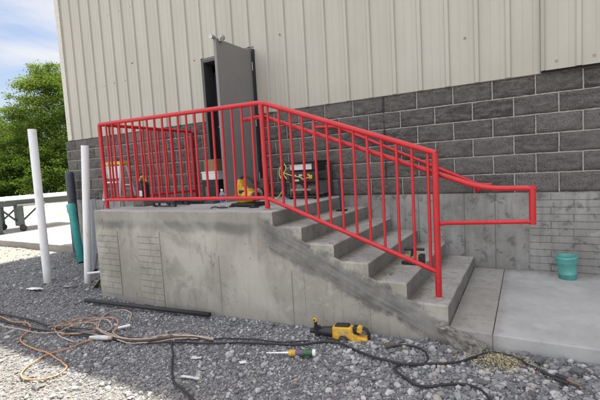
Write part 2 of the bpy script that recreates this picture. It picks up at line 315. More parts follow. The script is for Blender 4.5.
class MB:
    def __init__(s): s.v = []; s.f = []; s.mi = []; s.sm = []
    def add(s, vs, fs, mi=0, smooth=False):
        k = len(s.v); s.v += [tuple(v) for v in vs]; s.f += [tuple(i+k for i in f) for f in fs]
        s.mi += [mi]*len(fs); s.sm += [smooth]*len(fs); return s
    def box(s, x0, x1, y0, y1, z0, z1, mi=0, rot=None, bev=0):
        c = Vector(((x0+x1)/2, (y0+y1)/2, (z0+z1)/2)); bm = bmesh.new(); bmesh.ops.create_cube(bm, size=1)
        for v in bm.verts: v.co = Vector((v.co.x*(x1-x0), v.co.y*(y1-y0), v.co.z*(z1-z0)))
        if bev: bmesh.ops.bevel(bm, geom=bm.edges[:], offset=bev, segments=2, profile=.6, affect='EDGES')
        if rot is not None: bmesh.ops.transform(bm, matrix=rot.to_4x4(), verts=bm.verts)
        bm.verts.index_update(); s.add([v.co + c for v in bm.verts], [[v.index for v in f.verts] for f in bm.faces], mi); bm.free(); return s
    def tube(s, pts, r, n=10, mi=0, caps=True, flat=1., smooth=True):
        pts = [Vector(p) for p in pts]; rs = r if isinstance(r, (list, tuple)) else [r]*len(pts); vs = []; fs = []
        up = None
        for i, p in enumerate(pts):
            a = pts[max(i-1, 0)]; b = pts[min(i+1, len(pts)-1)]; t = (b-a).normalized()
            if up is None: up = Vector((0, 0, 1)) if abs(t.z) < .9 else Vector((1, 0, 0))
            x = t.cross(up)
            if x.length < 1e-4: x = t.cross(Vector((1, 0, 0)))
            x.normalize(); y = x.cross(t).normalized(); up = y
            for k in range(n):
                q = 2*math.pi*k/n; vs.append(p + x*math.cos(q)*rs[i] + y*math.sin(q)*rs[i]*flat)
        m = len(pts)
        for i in range(m-1):
            for k in range(n): fs.append((i*n+k, i*n+(k+1) % n, (i+1)*n+(k+1) % n, (i+1)*n+k))
        s.add(vs, fs, mi, smooth)
        if caps: s.add(vs[:n][::-1], [tuple(range(n))], mi); s.add(vs[-n:], [tuple(range(n))], mi)
        return s
    def lathe(s, prof, c=(0, 0, 0), n=24, mi=0, axis=None):
        vs = []; fs = []; q = Vector((0, 0, 1)).rotation_difference(Vector(axis)).to_matrix() if axis is not None else Matrix.Identity(3)
        for r, z in prof:
            for k in range(n):
                a = 2*math.pi*k/n; vs.append(q @ Vector((r*math.cos(a), r*math.sin(a), z)) + Vector(c))
        for i in range(len(prof)-1):
            for k in range(n): fs.append((i*n+k, i*n+(k+1) % n, (i+1)*n+(k+1) % n, (i+1)*n+k))
        s.add(vs, fs, mi, True); return s
    def prism(s, poly, axis, a, b, mi=0, bev=0):
        """poly: 2-D outline; axis 'y': poly is (x,z) extruded from y=a to y=b; axis 'z': poly is (x,y)"""
        f = (lambda p, t: (p[0], t, p[1])) if axis == 'y' else ((lambda p, t: (p[0], p[1], t)) if axis == 'z' else (lambda p, t: (t, p[0], p[1])))
        bm = bmesh.new(); va = [bm.verts.new(f(p, a)) for p in poly]; vb = [bm.verts.new(f(p, b)) for p in poly]; n = len(poly)
        bm.faces.new(va); bm.faces.new(vb[::-1])
        for i in range(n): bm.faces.new((va[i], vb[i], vb[(i+1) % n], va[(i+1) % n]))
        bmesh.ops.recalc_face_normals(bm, faces=bm.faces)
        if bev: bmesh.ops.bevel(bm, geom=bm.edges[:], offset=bev, segments=2, profile=.6, affect='EDGES')
        bm.verts.index_update(); s.add([v.co for v in bm.verts], [[v.index for v in g.verts] for g in bm.faces], mi); bm.free(); return s
    def build(s, name, mats, parent=None, root=None):
        me = bpy.data.meshes.new(name); me.from_pydata(s.v, [], s.f); me.polygons.foreach_set('material_index', s.mi)
        me.polygons.foreach_set('use_smooth', s.sm)
        for m in (mats if isinstance(mats, (list, tuple)) else [mats]): me.materials.append(M[m])
        me.update(); o = bpy.data.objects.new(name, me); C.objects.link(o)
        if parent is not None: attach(o, parent)
        return o
WLOC = {}
def wloc(o):
    p = Vector(o.location)
    return p if o.parent is None else p
def attach(o, parent):
    """children are modelled in scene metres: cancel the root's offset"""
    r = parent
    while r.parent is not None: r = r.parent
    o.parent = parent
    if parent is r: o.matrix_parent_inverse = Matrix.Translation(-Vector(r.location))
    return o
def top(mb, name, mats, label, cat, group=None, kind=None, origin=None):
    """a thing that is a single mesh; its origin is put at its base"""
    a = np.array(mb.v)
    if origin is None: origin = ((a[:, 0].min()+a[:, 0].max())/2, (a[:, 1].min()+a[:, 1].max())/2, a[:, 2].min())
    mb.v = [tuple(v) for v in (a-np.array(origin))]
    o = mb.build(name, mats); o.location = origin; return tag(o, label, cat, group, kind)
def smooth_path(pts, sub=6):
    P = [Vector(p) for p in pts]; out = []
    P = [P[0]*2-P[1]] + P + [P[-1]*2-P[-2]]
    for i in range(1, len(P)-2):
        for k in range(sub):
            t = k/sub; a, b, c, d = P[i-1], P[i], P[i+1], P[i+2]
            out.append(.5*((2*b) + (c-a)*t + (2*a-5*b+4*c-d)*t*t + (3*b-a-3*c+d)*t**3))
    out.append(P[-2]); return out
# vectorised value noise
_tab = rng.random((64, 64, 64))
def vnoise(x, y, z=0., f=1.):
    x = np.asarray(x, float)*f+100.3; y = np.asarray(y, float)*f+50.7; z = np.zeros_like(x)+np.asarray(z, float)*f+30.1
    xi = np.floor(x).astype(int); yi = np.floor(y).astype(int); zi = np.floor(z).astype(int)
    fx, fy, fz = x-xi, y-yi, z-zi; fx = fx*fx*(3-2*fx); fy = fy*fy*(3-2*fy); fz = fz*fz*(3-2*fz); r = 0
    for a in (0, 1):
        for b in (0, 1):
            for c in (0, 1):
                r = r + _tab[(xi+a) % 64, (yi+b) % 64, (zi+c) % 64]*(fx if a else 1-fx)*(fy if b else 1-fy)*(fz if c else 1-fz)
    return r-.5
def ground_z(x, y):
    b = np.interp(x, [-2, -.3, .9, 1.75, 2.7, 5], [-1.165, -1.135, -1.085, -1.03, -1.005, -1.0])
    w = np.clip((np.asarray(y)+3.6)/1.7, 0, 1); w = w*w*(3-2*w)
    return -1.16*(1-w)+b*w
def gz(x, y):
    """ground with its lumps"""
    z = ground_z(x, y) + vnoise(x, y, 0, 1.3)*.035 + vnoise(x, y, 3, 5)*.018
    return z
def G(x, y, dz=0): return (x, y, float(gz(x, y))+dz)

# ================================================================= SETTING
# gravel sheet, fine near the stair and coarse out to the horizon
def axis_lin(a, b, s, far): 
    mid = np.arange(a, b+1e-6, s); out = [b]; st = s
    hi = []; x = b
    while x < far: st *= 1.25; x += st; hi.append(x)
    lo = []; x = a; st = s
    while x > -far: st *= 1.25; x -= st; lo.append(x)
    return np.array(lo[::-1]+list(mid)+hi)
xs = axis_lin(-9, 4.5, .045, 600); ys = axis_lin(-4.6, .12, .045, 600)
XX, YY = np.meshgrid(xs, ys); near = np.clip(1-(np.hypot(XX+1, YY+2)-9)/6, 0, 1)
ZZ = ground_z(XX, YY) + (vnoise(XX, YY, 0, 1.3)*.035 + vnoise(XX, YY, 3, 5)*.018 + vnoise(XX, YY, 7, 19)*.014)*near
ZZ = np.where((YY > .1), -1.19, ZZ)
nx, ny = len(xs), len(ys); idx = np.arange(nx*ny).reshape(ny, nx)
q = np.stack([idx[:-1, :-1], idx[:-1, 1:], idx[1:, 1:], idx[1:, :-1]], -1).reshape(-1, 4)
def np_mesh(name, verts, faces, mat, smooth=False, tone=None, parent=None):
    me = bpy.data.meshes.new(name); k = faces.shape[1]
    me.vertices.add(len(verts)); me.vertices.foreach_set('co', verts.astype(np.float32).ravel())
    me.loops.add(faces.size); me.loops.foreach_set('vertex_index', faces.astype(np.int32).ravel())
    me.polygons.add(len(faces)); me.polygons.foreach_set('loop_start', np.arange(0, faces.size, k, dtype=np.int32))
    me.polygons.foreach_set('loop_total', np.full(len(faces), k, np.int32))
    me.polygons.foreach_set('use_smooth', np.full(len(faces), smooth))
    if tone is not None:
        a = me.attributes.new('tone', 'FLOAT', 'POINT'); a.data.foreach_set('value', tone.astype(np.float32))
    me.update(calc_edges=True); me.materials.append(M[mat]); o = bpy.data.objects.new(name, me); C.objects.link(o)
    if parent is not None: attach(o, parent)
    return o
o = np_mesh('gravel_ground', np.stack([XX, YY, ZZ], -1).reshape(-1, 3), q, 'ground', True); tag(o, kind='structure')

# loose stones
def stones(n, xr, yr, rmin, rmax, keep=None, name='gravel'):
    t = (1+5**.5)/2
    ico = np.array([(-1, t, 0), (1, t, 0), (-1, -t, 0), (1, -t, 0), (0, -1, t), (0, 1, t), (0, -1, -t), (0, 1, -t), (t, 0, -1), (t, 0, 1), (-t, 0, -1), (-t, 0, 1)])/1.9
    fi = np.array([(0, 11, 5), (0, 5, 1), (0, 1, 7), (0, 7, 10), (0, 10, 11), (1, 5, 9), (5, 11, 4), (11, 10, 2), (10, 7, 6), (7, 1, 8), (3, 9, 4), (3, 4, 2), (3, 2, 6), (3, 6, 8), (3, 8, 9), (4, 9, 5), (2, 4, 11), (6, 2, 10), (8, 6, 7), (9, 8, 1)])
    x = rng.uniform(*xr, n); y = rng.uniform(*yr, n); m = keep(x, y); x, y = x[m], y[m]; n = len(x)
    r = rmin + (rmax-rmin)*rng.random(n)**3.0
    sc = np.stack([r*rng.uniform(.7, 1.35, n), r*rng.uniform(.6, 1.0, n), r*rng.uniform(.45, .9, n)], -1)
    V = ico[None]*(1+rng.uniform(-.28, .28, (n, 12, 1)))*sc[:, None]
    a = rng.uniform(0, 6.283, n); tl = rng.normal(0, .35, n); ct, st = np.cos(tl)[:, None], np.sin(tl)[:, None]
    Vy = V[..., 1]*ct-V[..., 2]*st; Vz = V[..., 1]*st+V[..., 2]*ct; V = np.stack([V[..., 0], Vy, Vz], -1)
    c, s_ = np.cos(a)[:, None], np.sin(a)[:, None]
    V = np.stack([V[..., 0]*c-V[..., 1]*s_, V[..., 0]*s_+V[..., 1]*c, V[..., 2]], -1)
    z = gz(x, y) + vnoise(x, y, 7, 19)*.014 + r*rng.uniform(-.05, .42, n)
    V += np.stack([x, y, z], -1)[:, None]
    F = (fi[None]+12*np.arange(n)[:, None, None]).reshape(-1, 3)
    return V.reshape(-1, 3), F, np.repeat(rng.random(n), 12)
def keep_near(x, y):
    inst = (x > -2.62) & (x < 1.83) & (y > -1.75); pad = (x > 1.74) & (y > -1.80)
    d = np.hypot(x-2.36, y+4.9); p = np.clip((3.6/d)**1.6, .10, 1)
    view = (x-2.36)*.05+(y+4.9)*1 > .2
    wedge = y > -4.4 + 0*x
    return ~inst & ~pad & (rng.random(len(x)) < p) & wedge & (y < -.02)
v1, f1, t1 = stones(230000, (-6.5, 4.2), (-4.2, -.02), .0045, .015, keep_near)
v2, f2, t2 = stones(26000, (-9.5, 4.2), (-4.3, -.02), .009, .030, lambda x, y: keep_near(x, y))
v3, f3, t3 = stones(2500, (1.0, 3.6), (-2.6, -1.80), .008, .034, keep_near)
V = np.concatenate([v1, v2, v3]); F = np.concatenate([f1, f2+len(v1), f3+len(v1)+len(v2)])
o = np_mesh('gravel', V, F, 'stone', False, np.concatenate([t1, t2, t3])); tag(o, 'crushed grey limestone chips spread in front of the stair', 'gravel', kind='stuff')

# concrete yard with kerb, grass, pavement
mb = MB().box(-27, -6.14, .22, 45, -1.3, -1.035); tag(mb.build('yard_road', 'yard'), kind='structure')
mb = MB().box(-27, -6.14, .05, .215, -1.3, -1.03, bev=.012); tag(mb.build('kerb', 'kerb'), kind='structure')
gx = np.linspace(-400, -27.05, 60); gy = np.linspace(-200, 400, 60); GX, GY = np.meshgrid(gx, gy)
GZ = -1.13 + vnoise(GX, GY, 0, .12)*.9*np.clip((-30-GX)/20, 0, 1)
q2 = np.arange(3600).reshape(60, 60); q2 = np.stack([q2[:-1, :-1], q2[:-1, 1:], q2[1:, 1:], q2[1:, :-1]], -1).reshape(-1, 4)
tag(np_mesh('grass_ground', np.stack([GX, GY, GZ], -1).reshape(-1, 3), q2, 'grass', True), kind='structure')
def slab(x0, x1, zf, zb, mat, yf=-1.775):
    b = MB(); n = 1
    bm = bmesh.new()
    P = [(x0, yf, -1.35), (x1, yf, -1.35), (x1, -.008, -1.35), (x0, -.008, -1.35), (x0, yf, zf), (x1, yf, zf), (x1, -.008, zb), (x0, -.008, zb)]
    vs = [bm.verts.new(p) for p in P]
    for f in ((0, 3, 2, 1), (4, 5, 6, 7), (0, 1, 5, 4), (1, 2, 6, 5), (2, 3, 7, 6), (3, 0, 4, 7)): bm.faces.new([vs[i] for i in f])
    e = [e for e in bm.edges if e.verts[0].co.z > -1.2 and e.verts[1].co.z > -1.2]
    bmesh.ops.bevel(bm, geom=e, offset=.009, segments=2, profile=.6, affect='EDGES'); bm.verts.index_update()
    b.add([v.co for v in bm.verts], [[v.index for v in f.verts] for f in bm.faces]); bm.free(); return b.build('pavement', mat)
tag(slab(1.8165, 2.124, -.905, -.862, 'slab_tan', -1.765), kind='structure'); tag(slab(2.128, 7.5, -.903, -.855, 'pad'), kind='structure')

# ================================================================= BUILDING
bld = empty('warehouse_building', (0, 0, -1.2), 'long warehouse with cream ribbed steel siding above dark split-face block wall', 'building')
DX0, DX1, DZ = -2.085, -1.11, 2.165      # opening
BZ = 6.0; BH = .2032; BL = .4064
# ribbed siding
def rib_profile(x0, x1, y):
    pts = [(x0, y)]; k = math.ceil((x0-.064-.02)/.305); x = .064+.305*k
    while x < x1+.05:
        for dx, dy in ((-.040, 0), (-.024, -.024), (.012, -.024), (.022, 0), (.105, 0), (.113, -.0035), (.125, -.0035), (.133, 0), (.195, 0), (.203, -.0035), (.215, -.0035), (.223, 0)):
            if x0+.002 < x+dx < x1-.002: pts.append((x+dx, y+dy))
        x += .305
    pts.append((x1, y)); return pts
def siding_seg(mb, x0, x1, z0, z1, y):
    P = rib_profile(x0, x1, y); vs = []; fs = []
    for px, py in P: vs += [(px, py, z0), (px, py, z1)]
    for i in range(len(P)-1): fs.append((2*i, 2*i+2, 2*i+3, 2*i+1))
    mb.add(vs, fs)
    b = MB()
mb = MB(); ys0 = -.022
siding_seg(mb, -5.744, DX0-.03, 1.222, BZ, ys0); siding_seg(mb, DX0-.03, DX1+.03, DZ+.03, BZ, ys0); siding_seg(mb, DX1+.03, 2.49, 1.222, BZ, ys0)
def screw(mb, x, z, y): mb.lathe([(0, -.004), (.009, -.004), (.011, 0), (.0115, .006)][::-1], (x, y, z), 8, 1, (0, -1, 0))
for x, z in ((-4.55, 3.37), (-4.25, 3.36), (-3.95, 3.37), (-3.64, 3.37), (-4.86, 2.15), (-4.56, 2.14), (-4.26, 2.15), (-3.95, 2.15), (-3.73, 2.42), (-2.25, 2.2), (-.62, 2.26), (1.77, 1.72), (-.93, 3.1), (.6, 3.1)): screw(mb, x, z, ys0-.003)
for k in range(26):
    x = -5.6+.305*k+.15
    if random.random() < .35 and not (DX0-.1 < x < DX1+.1): screw(mb, x, 1.27, ys0-.003)
mb.build('siding', ['siding', 'screw'], bld)
mb = MB(); siding_seg(mb, 2.49, 9.0, 1.235, BZ, -.075)
mb.box(2.485, 2.4895, -.075, -.0, 1.235, BZ)
for k in range(12): screw(mb, 2.62+.305*k, 1.31, -.078)
mb.build('siding_panel', ['siding', 'screw'], bld)
MB().box(2.493, 9, -.03, -.001, 1.2205, 1.26).build('shadow_gap_strip', 'rubber', bld)  # black strip standing in for the shadow gap under the right-hand panel
mb = MB().box(-5.885, -5.745, -.048, -.0, 1.222, BZ, bev=.004); mb.build('corner_trim', 'trim', bld)
# shell of the building (side, back, roof, inner faces) so that it casts a shadow
mb = MB()
mb.box(-5.87, DX0, .0, .18, 1.219, BZ-.01); mb.box(DX1, 9, .0, .18, 1.219, BZ-.01); mb.box(DX0, DX1, .0, .18, DZ, BZ-.01)
mb.box(-5.87, -5.69, .181, 24, -1.2, BZ-.01); mb.box(8.82, 9, .181, 24, -1.2, BZ-.01); mb.box(-5.87, 9, 24.001, 24.2, -1.2, BZ-.01)
mb.build('wall_shell', 'trim', bld)
mb = MB().box(-7.15, 9.06, -.09, 24.25, BZ, BZ+.10).build('roof', 'trim', bld)  # unseen left overhang added to push the shadow edge outward
mb = MB().box(-5.6, 8.7, .19, 23.9, -.12, -.03).build('floor', 'kerb', bld)
mb = MB(); mb.box(-3.6, -.4, 2.6, 2.65, -.03, 3.0); mb.box(-3.65, -3.6, .2, 2.65, -.03, 3); mb.box(-.4, -.35, .2, 2.65, -.03, 3); mb.box(-3.6, -.4, .2, 2.6, 3.0, 3.05)
mb.build('inner_room', 'dark', bld)
MB().box(-2.36, -2.10, .30, .34, -.02, 2.05, bev=.01).build('inner_panel', 'interior', bld)
MB().box(-1.1045, -1.072, -.062, -.001, -.0, 2.15, bev=.002).build('hinge_gap_shade', 'rubber', bld)  # black strip standing in for the shade in the hinge-side gap
# foundation
mb = MB(); mb.box(-6.02, DX0, .0, .2, -1.4, -.004); mb.box(DX0, DX1, .0, .2, -1.4, -.035); mb.box(DX1, 9, .0, .2, -1.4, -.004)
mb.build('foundation_wall', 'found', bld)
mb = MB()      # brick-pattern form liner courses, right of the handrail
z = -.015; k = 0
while z > -.86:
    x = 2.37
    while x < 8.8:
        L = .61 if x > 2.38 else (.40 if k % 2 else .2)
        mb.box(x, x+L-.0045, -.009, -.0005, z-.0695, z, bev=.003); x += L
    z -= .076; k += 1
mb.build('form_liner_panel', 'found', bld)
# split-face block courses
def block_wall(side):
    V = []; F = []; T = []; n = 0; J = .0062
    for r in range(6):
        z0 = r*BH; z1 = z0+BH
        off = 0 if r % 2 == 1 else .5
        k0 = math.floor(-6.06/BL)-1
        for k in range(k0, 24):
            a = (k+off)*BL; b = a+BL; a = max(a, -6.05); b = min(b, 9.0)
            if b-a < .05: continue
            segs = [(a, b)]
            if b > DX0 and a < DX1: segs = [(a, min(b, DX0))]*(a < DX0-.03) + [(max(a, DX1), b)]*(b > DX1+.03)
            for (p, q_) in segs:
                if ((p+q_)/2 > -1.6) != side: continue
                w = q_-p; nx_ = max(3, int(w/.024)); nz_ = 9
                u = np.linspace(p+J, q_-J, nx_); v = np.linspace(z0+J, z1-J, nz_)
                if r == 0: v = np.linspace(z0+.001, z1-J, nz_)
                U, Z_ = np.meshgrid(u, v)
                ed = np.minimum(np.minimum(U-u[0], u[-1]-U), np.minimum(Z_-v[0], v[-1]-Z_)); ed = np.clip(ed/.012, 0, 1)
                Y_ = -.006 - ed*(.010+.004*random.random()) - ed*(vnoise(U, Z_, k*3.7+r*9.1, 12)*.026+vnoise(U, Z_, k*1.7+r, 40)*.022)
                Y_ = np.minimum(Y_, -.0065)
                Uj = U + np.where(ed < .01, vnoise(U*1, Z_, 2, 60)*.006, 0)
                Zj = Z_ + np.where(ed < .01, vnoise(U*1, Z_, 9, 60)*.007, 0)
                P = np.stack([Uj, Y_, Zj], -1).reshape(-1, 3); i = np.arange(nx_*nz_).reshape(nz_, nx_)
                ff = np.stack([i[:-1, :-1], i[:-1, 1:], i[1:, 1:], i[1:, :-1]], -1).reshape(-1, 4)+n
                # rim going back into the joint
                ring = np.concatenate([i[0, :], i[1:, -1], i[-1, -2::-1], i[-2:0:-1, 0]]); m = len(ring)
                back = P[ring].copy(); back[:, 1] = .004
                rf = np.stack([ring, (np.arange(m))+nx_*nz_, (np.arange(m)+1) % m+nx_*nz_, np.roll(ring, -1)], -1)+n
                V.append(P); V.append(back); F.append(ff); F.append(rf); T.append(np.full(len(P)+m, random.random()**1.3)); n += len(P)+m
    return np.concatenate(V), np.concatenate(F), np.concatenate(T)
for side in (False, True):
    v, f, t = block_wall(side); np_mesh('block_wall', v, f, 'cmu', True, t, bld)
mb = MB(); mb.box(-6.045, DX0, -.0025, .19, .0, 1.215); mb.box(DX1, 9, -.0025, .19, .0, 1.215); mb.build('mortar', 'mortar', bld)
MB().box(.809, .816, -.016, -.003, 0, 1.219).build('control_joint', 'rubber', bld)
# door frame, leaf (open square to the wall, hinged on the right)
fr = MB(); fr.box(DX0, DX0+.045, -.05, .16, -.03, DZ, bev=.003); fr.box(DX1-.045, DX1, -.05, .16, -.03, DZ, bev=.003); fr.box(DX0+.045, DX1-.045, -.05, .16, DZ-.045, DZ, bev=.003)
fr.build('door_frame', 'frame', bld)
dr = MB(); dr.box(-1.152, -1.108, -.815, -.018, .0, 2.125, bev=.003); door = dr.build('door', 'door', bld)
for z in (.3, 1.1, 1.9):
    hg = MB().tube([(-1.092, -.069, z-.06), (-1.092, -.069, z+.06)], .009, 8)
    h = hg.build('hinge', 'steel'); h.parent = door
cl = MB(); cl.box(-1.106, -1.07, -.78, -.70, 2.085, 2.14, bev=.012); cl.lathe([(0, 0), (.034, 0), (.038, .010), (.034, .024), (.014, .028), (0, .028)], (-1.130, -.66, 2.165), 18, axis=(1, -.4, 0)); cl.tube([(-1.09, -.74, 2.13), (-1.12, -.67, 2.165)], .012, 8); cl.tube([(-1.135, -.88, 2.13), (-1.135, -.80, 2.14)], [.028, .02], 10)
cl = cl.build('door_closer', 'steel'); cl.parent = door
hd = MB(); hd.box(-1.160, -1.1525, -.78, -.73, .93, 1.09, bev=.003); hd.tube([(-1.155, -.755, 1.0), (-1.21, -.755, 1.0), (-1.212, -.66, 1.0)], .010, 8)
hd = hd.build('handle', 'steel'); hd.parent = door
MB().box(DX0+.05, DX1-.05, -.06, .14, -.029, -.008, bev=.003).build('threshold', 'steel', bld)

# ================================================================= STAIR
D = 1.7386; XN, T_, RS, ZL, XL = .2168, .3191, .1463, -.0067, -2.605
st = empty('concrete_stair', (0, 0, -1.2), 'cast concrete landing with five grey steps going down to the right', 'stair')
def stair_piece(name, x0, x1, zt, mats, parent, nose=True):
    bm = bmesh.new(); y0, y1, zb = -D, -.008, -1.4
    # side and top get their own grids so that the surface can wander a little
    vs = {}
    P = [(x0, y0, zb), (x1, y0, zb), (x1, y1, zb), (x0, y1, zb), (x0, y0, zt), (x1, y0, zt), (x1, y1, zt), (x0, y1, zt)]
    v = [bm.verts.new(p) for p in P]
    for f in ((0, 3, 2, 1), (4, 5, 6, 7), (0, 1, 5, 4), (1, 2, 6, 5), (2, 3, 7, 6), (3, 0, 4, 7)): bm.faces.new([v[i] for i in f])
    bm.edges.ensure_lookup_table()
    E_ = [e for e in bm.edges if all(w.co.z > -1 for w in e.verts) and (all(abs(w.co.y-y0) < 1e-4 for w in e.verts) or all(abs(w.co.x-x1) < 1e-4 for w in e.verts) or (name == 'landing' and all(abs(w.co.x-x0) < 1e-4 for w in e.verts)))]
    bmesh.ops.bevel(bm, geom=E_, offset=.016, segments=3, profile=.5, affect='EDGES')
    for a in np.arange(y0+.12, y1, .12): bmesh.ops.bisect_plane(bm, geom=bm.verts[:]+bm.edges[:]+bm.faces[:], plane_co=(0, a, 0), plane_no=(0, 1, 0))
    if x1-x0 > 1:
        for a in np.arange(x0+.14, x1, .14): bmesh.ops.bisect_plane(bm, geom=bm.verts[:]+bm.edges[:]+bm.faces[:], plane_co=(a, 0, 0), plane_no=(1, 0, 0))
    for w in bm.verts:
        if w.co.z > zt-.03:
            if w.co.x > x1-.03: w.co.x += float(vnoise(w.co.y*1., x1*3., 1, 5))*.010
            if w.co.y < y0+.03 : w.co.z += float(vnoise(w.co.x*1., 2., 5, 6))*.006
    mb = MB(); bm.verts.index_update(); bm.normal_update()
    fs = []; mi = []
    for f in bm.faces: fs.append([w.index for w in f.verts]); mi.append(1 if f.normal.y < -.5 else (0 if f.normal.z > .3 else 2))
    mb.add([w.co for w in bm.verts], fs); mb.mi = mi; bm.free(); return mb.build(name, mats, parent)
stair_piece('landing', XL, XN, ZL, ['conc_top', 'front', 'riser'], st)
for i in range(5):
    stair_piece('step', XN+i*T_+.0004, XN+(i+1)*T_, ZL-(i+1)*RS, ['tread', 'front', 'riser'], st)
mb = MB()      # form-liner patches on the side wall
def liner(x0, x1, z0, z1):
    mb = MB(); z = z1; k = 0
    while z > z0:
        for a, b in (((x0, (x0+x1)/2+.03), ((x0+x1)/2+.03, x1)) if k % 2 else ((x0, x1),)):
            mb.box(a, b-.004, -D-.009, -D-.0005, z-.0695, z, bev=.003)
        z -= .0765; k += 1
    mb.build('form_liner_panel', 'front', st)
liner(-2.575, -2.15, -1.1, -.262); liner(-1.78, -1.38, -1.15, -.252)
# mortar trowelled up under the step ends: one thin lumpy skin
u = np.linspace(.02, 1.80, 120); v = np.linspace(0, 1, 26); U, Vv = np.meshgrid(u, v)
wob = vnoise(U, 0*U, 4, 3)*.10; top_ = -.458*(U-.217)-.13+wob*.4; bot_ = -.458*(U-.217)-.40+wob+vnoise(U, 0*U, 8, 9)*.05
Zs = top_*(1-Vv)+bot_*Vv; ed = np.minimum(np.minimum(Vv, 1-Vv)*5, np.minimum(U-.02, 1.80-U)*8); ed = np.clip(ed, 0, 1)
Ys = -D+.003-ed*(.008+.5*np.clip(vnoise(U, Zs, 5, 9)+.25, 0, 1)*.022+vnoise(U, Zs, 6, 30)*.006)
qq = np.arange(120*26).reshape(26, 120); qq = np.stack([qq[:-1, :-1], qq[1:, :-1], qq[1:, 1:], qq[:-1, 1:]], -1).reshape(-1, 4)
np_mesh('mortar_patch', np.stack([U, Ys, Zs], -1).reshape(-1, 3), qq, 'front', True, None, st)
gx_, gy_ = np.random.default_rng(3).uniform(0, 1, (2, 900)); mb = MB(); rg = random.Random(4)
for a, b in zip(gx_, gy_):
    k = int(a*6); fr = (a*6) % 1; x = XN+(k-1)*T_+(fr**1.8)*T_*.9+.012; y = -D+.03+b*(D-.06)
    z = ZL-k*RS
    if k == 0: continue
    s_ = rg.uniform(.0015, .005)*(1 if rg.random() < .93 else 2)
    if k == 6 or x > XN+5*T_-.02: continue
    mb.add([(x-s_, y, z), (x, y-s_, z), (x+s_, y, z), (x, y+s_, z), (x, y, z+s_)], [(0, 1, 4), (1, 2, 4), (2, 3, 4), (3, 0, 4)])
top(mb, 'grit', 'stone', 'grit and small crumbs scattered over the stair treads', 'grit', kind='stuff')
# broken concrete at the foot of the stair
def rock(mb, c, s, seed, sub=2, mi=0):
    bm = bmesh.new(); bmesh.ops.create_icosphere(bm, subdivisions=sub, radius=1); q_ = Matrix.Rotation(seed*1.3, 3, 'Z')
    for v in bm.verts:
        n = 1+.35*float(vnoise(v.co.x+seed, v.co.y, v.co.z, 1.3))*2+.25*float(vnoise(v.co.x+seed, v.co.y, v.co.z, 3.5))
        v.co = q_ @ Vector((v.co.x*s[0]*n, v.co.y*s[1]*n, v.co.z*s[2]*n))
    bm.verts.index_update(); mb.add([v.co+Vector(c) for v in bm.verts], [[v.index for v in f.verts] for f in bm.faces], mi); bm.free()
def shard(P, y0, y1, name, mat, lab):
    bm = bmesh.new(); va = [bm.verts.new((x, y0+random.uniform(-.02, .02), z)) for x, z in P]; vb = [bm.verts.new((x+random.uniform(-.01, .01), y1, z+random.uniform(.0, .02))) for x, z in P]
    bm.faces.new(va); bm.faces.new(vb[::-1])
    for i in range(len(P)): bm.faces.new((va[i], vb[i], vb[(i+1) % len(P)], va[(i+1) % len(P)]))
    bmesh.ops.recalc_face_normals(bm, faces=bm.faces); bmesh.ops.triangulate(bm, faces=bm.faces); bmesh.ops.subdivide_edges(bm, edges=bm.edges, cuts=5, use_grid_fill=True)
    for v in bm.verts:
        c = v.co.copy()
        for k in range(3): v.co[k] += float(vnoise(c.x+k*3.1, c.y, c.z, 24))*.034+float(vnoise(c.x, c.y+k*5.3, c.z, 70))*.016
    bm.verts.index_update(); mb = MB(); mb.add([v.co for v in bm.verts], [[v.index for v in f.verts] for f in bm.faces]); bm.free(); return top(mb, name, mat, lab, 'rubble')
shard([(1.745, -.86), (1.80, -.865), (2.075, -.985), (2.06, -1.06), (1.93, -1.06), (1.83, -.99)], -1.865, -1.785, 'concrete_chunk', 'rubble', 'long jagged shard of broken concrete sloping down from the stair foot to the pavement corner')
for c, s, sd_, lab in (((2.42, -1.90, -.985), (.045, .035, .028), 3.1, 'pale fist-sized stone lying below the right end of the pavement edge'),
                       ((2.62, -1.97, -.985), (.038, .034, .026), 4.4, 'grey angular stone beside the welding clamp'),):
    mb = MB(); rock(mb, c, s, sd_, 2); top(mb, 'stone', 'stone', lab, 'stone')
n_ = 1000; mb = MB(); bm = None
sx, sy = rng.normal(2.185, .095, n_), rng.normal(-1.965, .065, n_)
for a, b in zip(sx, sy):
    if b > -1.80: continue
    ang = random.uniform(0, 3.14); L = random.uniform(.002, .008); zc = float(gz(a, b))+.016+random.uniform(0, .010)
    dx, dy = math.cos(ang)*L, math.sin(ang)*L; wx, wy = -math.sin(ang)*.0022, math.cos(ang)*.0022
    mb.add([(a-dx-wx, b-dy-wy, zc), (a+dx-wx, b+dy-wy, zc+.002), (a+dx+wx, b+dy+wy, zc+.006), (a-dx+wx, b-dy+wy, zc+.005), (a, b, zc-.006)], [(0, 1, 2, 3), (0, 1, 4), (2, 3, 4)])
top(mb, 'sawdust', 'straw', 'tan patch of wood shavings spilled on the gravel below the pavement edge', 'shavings', kind='stuff')

for c, s, sd_, lab in (((1.80, -1.90, -1.015), (.035, .028, .022), 5.1, 'small broken concrete lump just left of the long jagged shard'),
                       ((1.88, -1.915, -1.02), (.026, .024, .018), 6.4, 'small broken concrete lump below the middle of the long jagged shard'),
                       ((2.04, -1.90, -1.005), (.036, .026, .024), 7.7, 'broken concrete lump below the lower end of the long jagged shard')):
    mb = MB(); rock(mb, c, s, sd_, 3); top(mb, 'concrete_chunk', 'rubble', lab, 'rubble', group='loose concrete lumps at the stair foot')
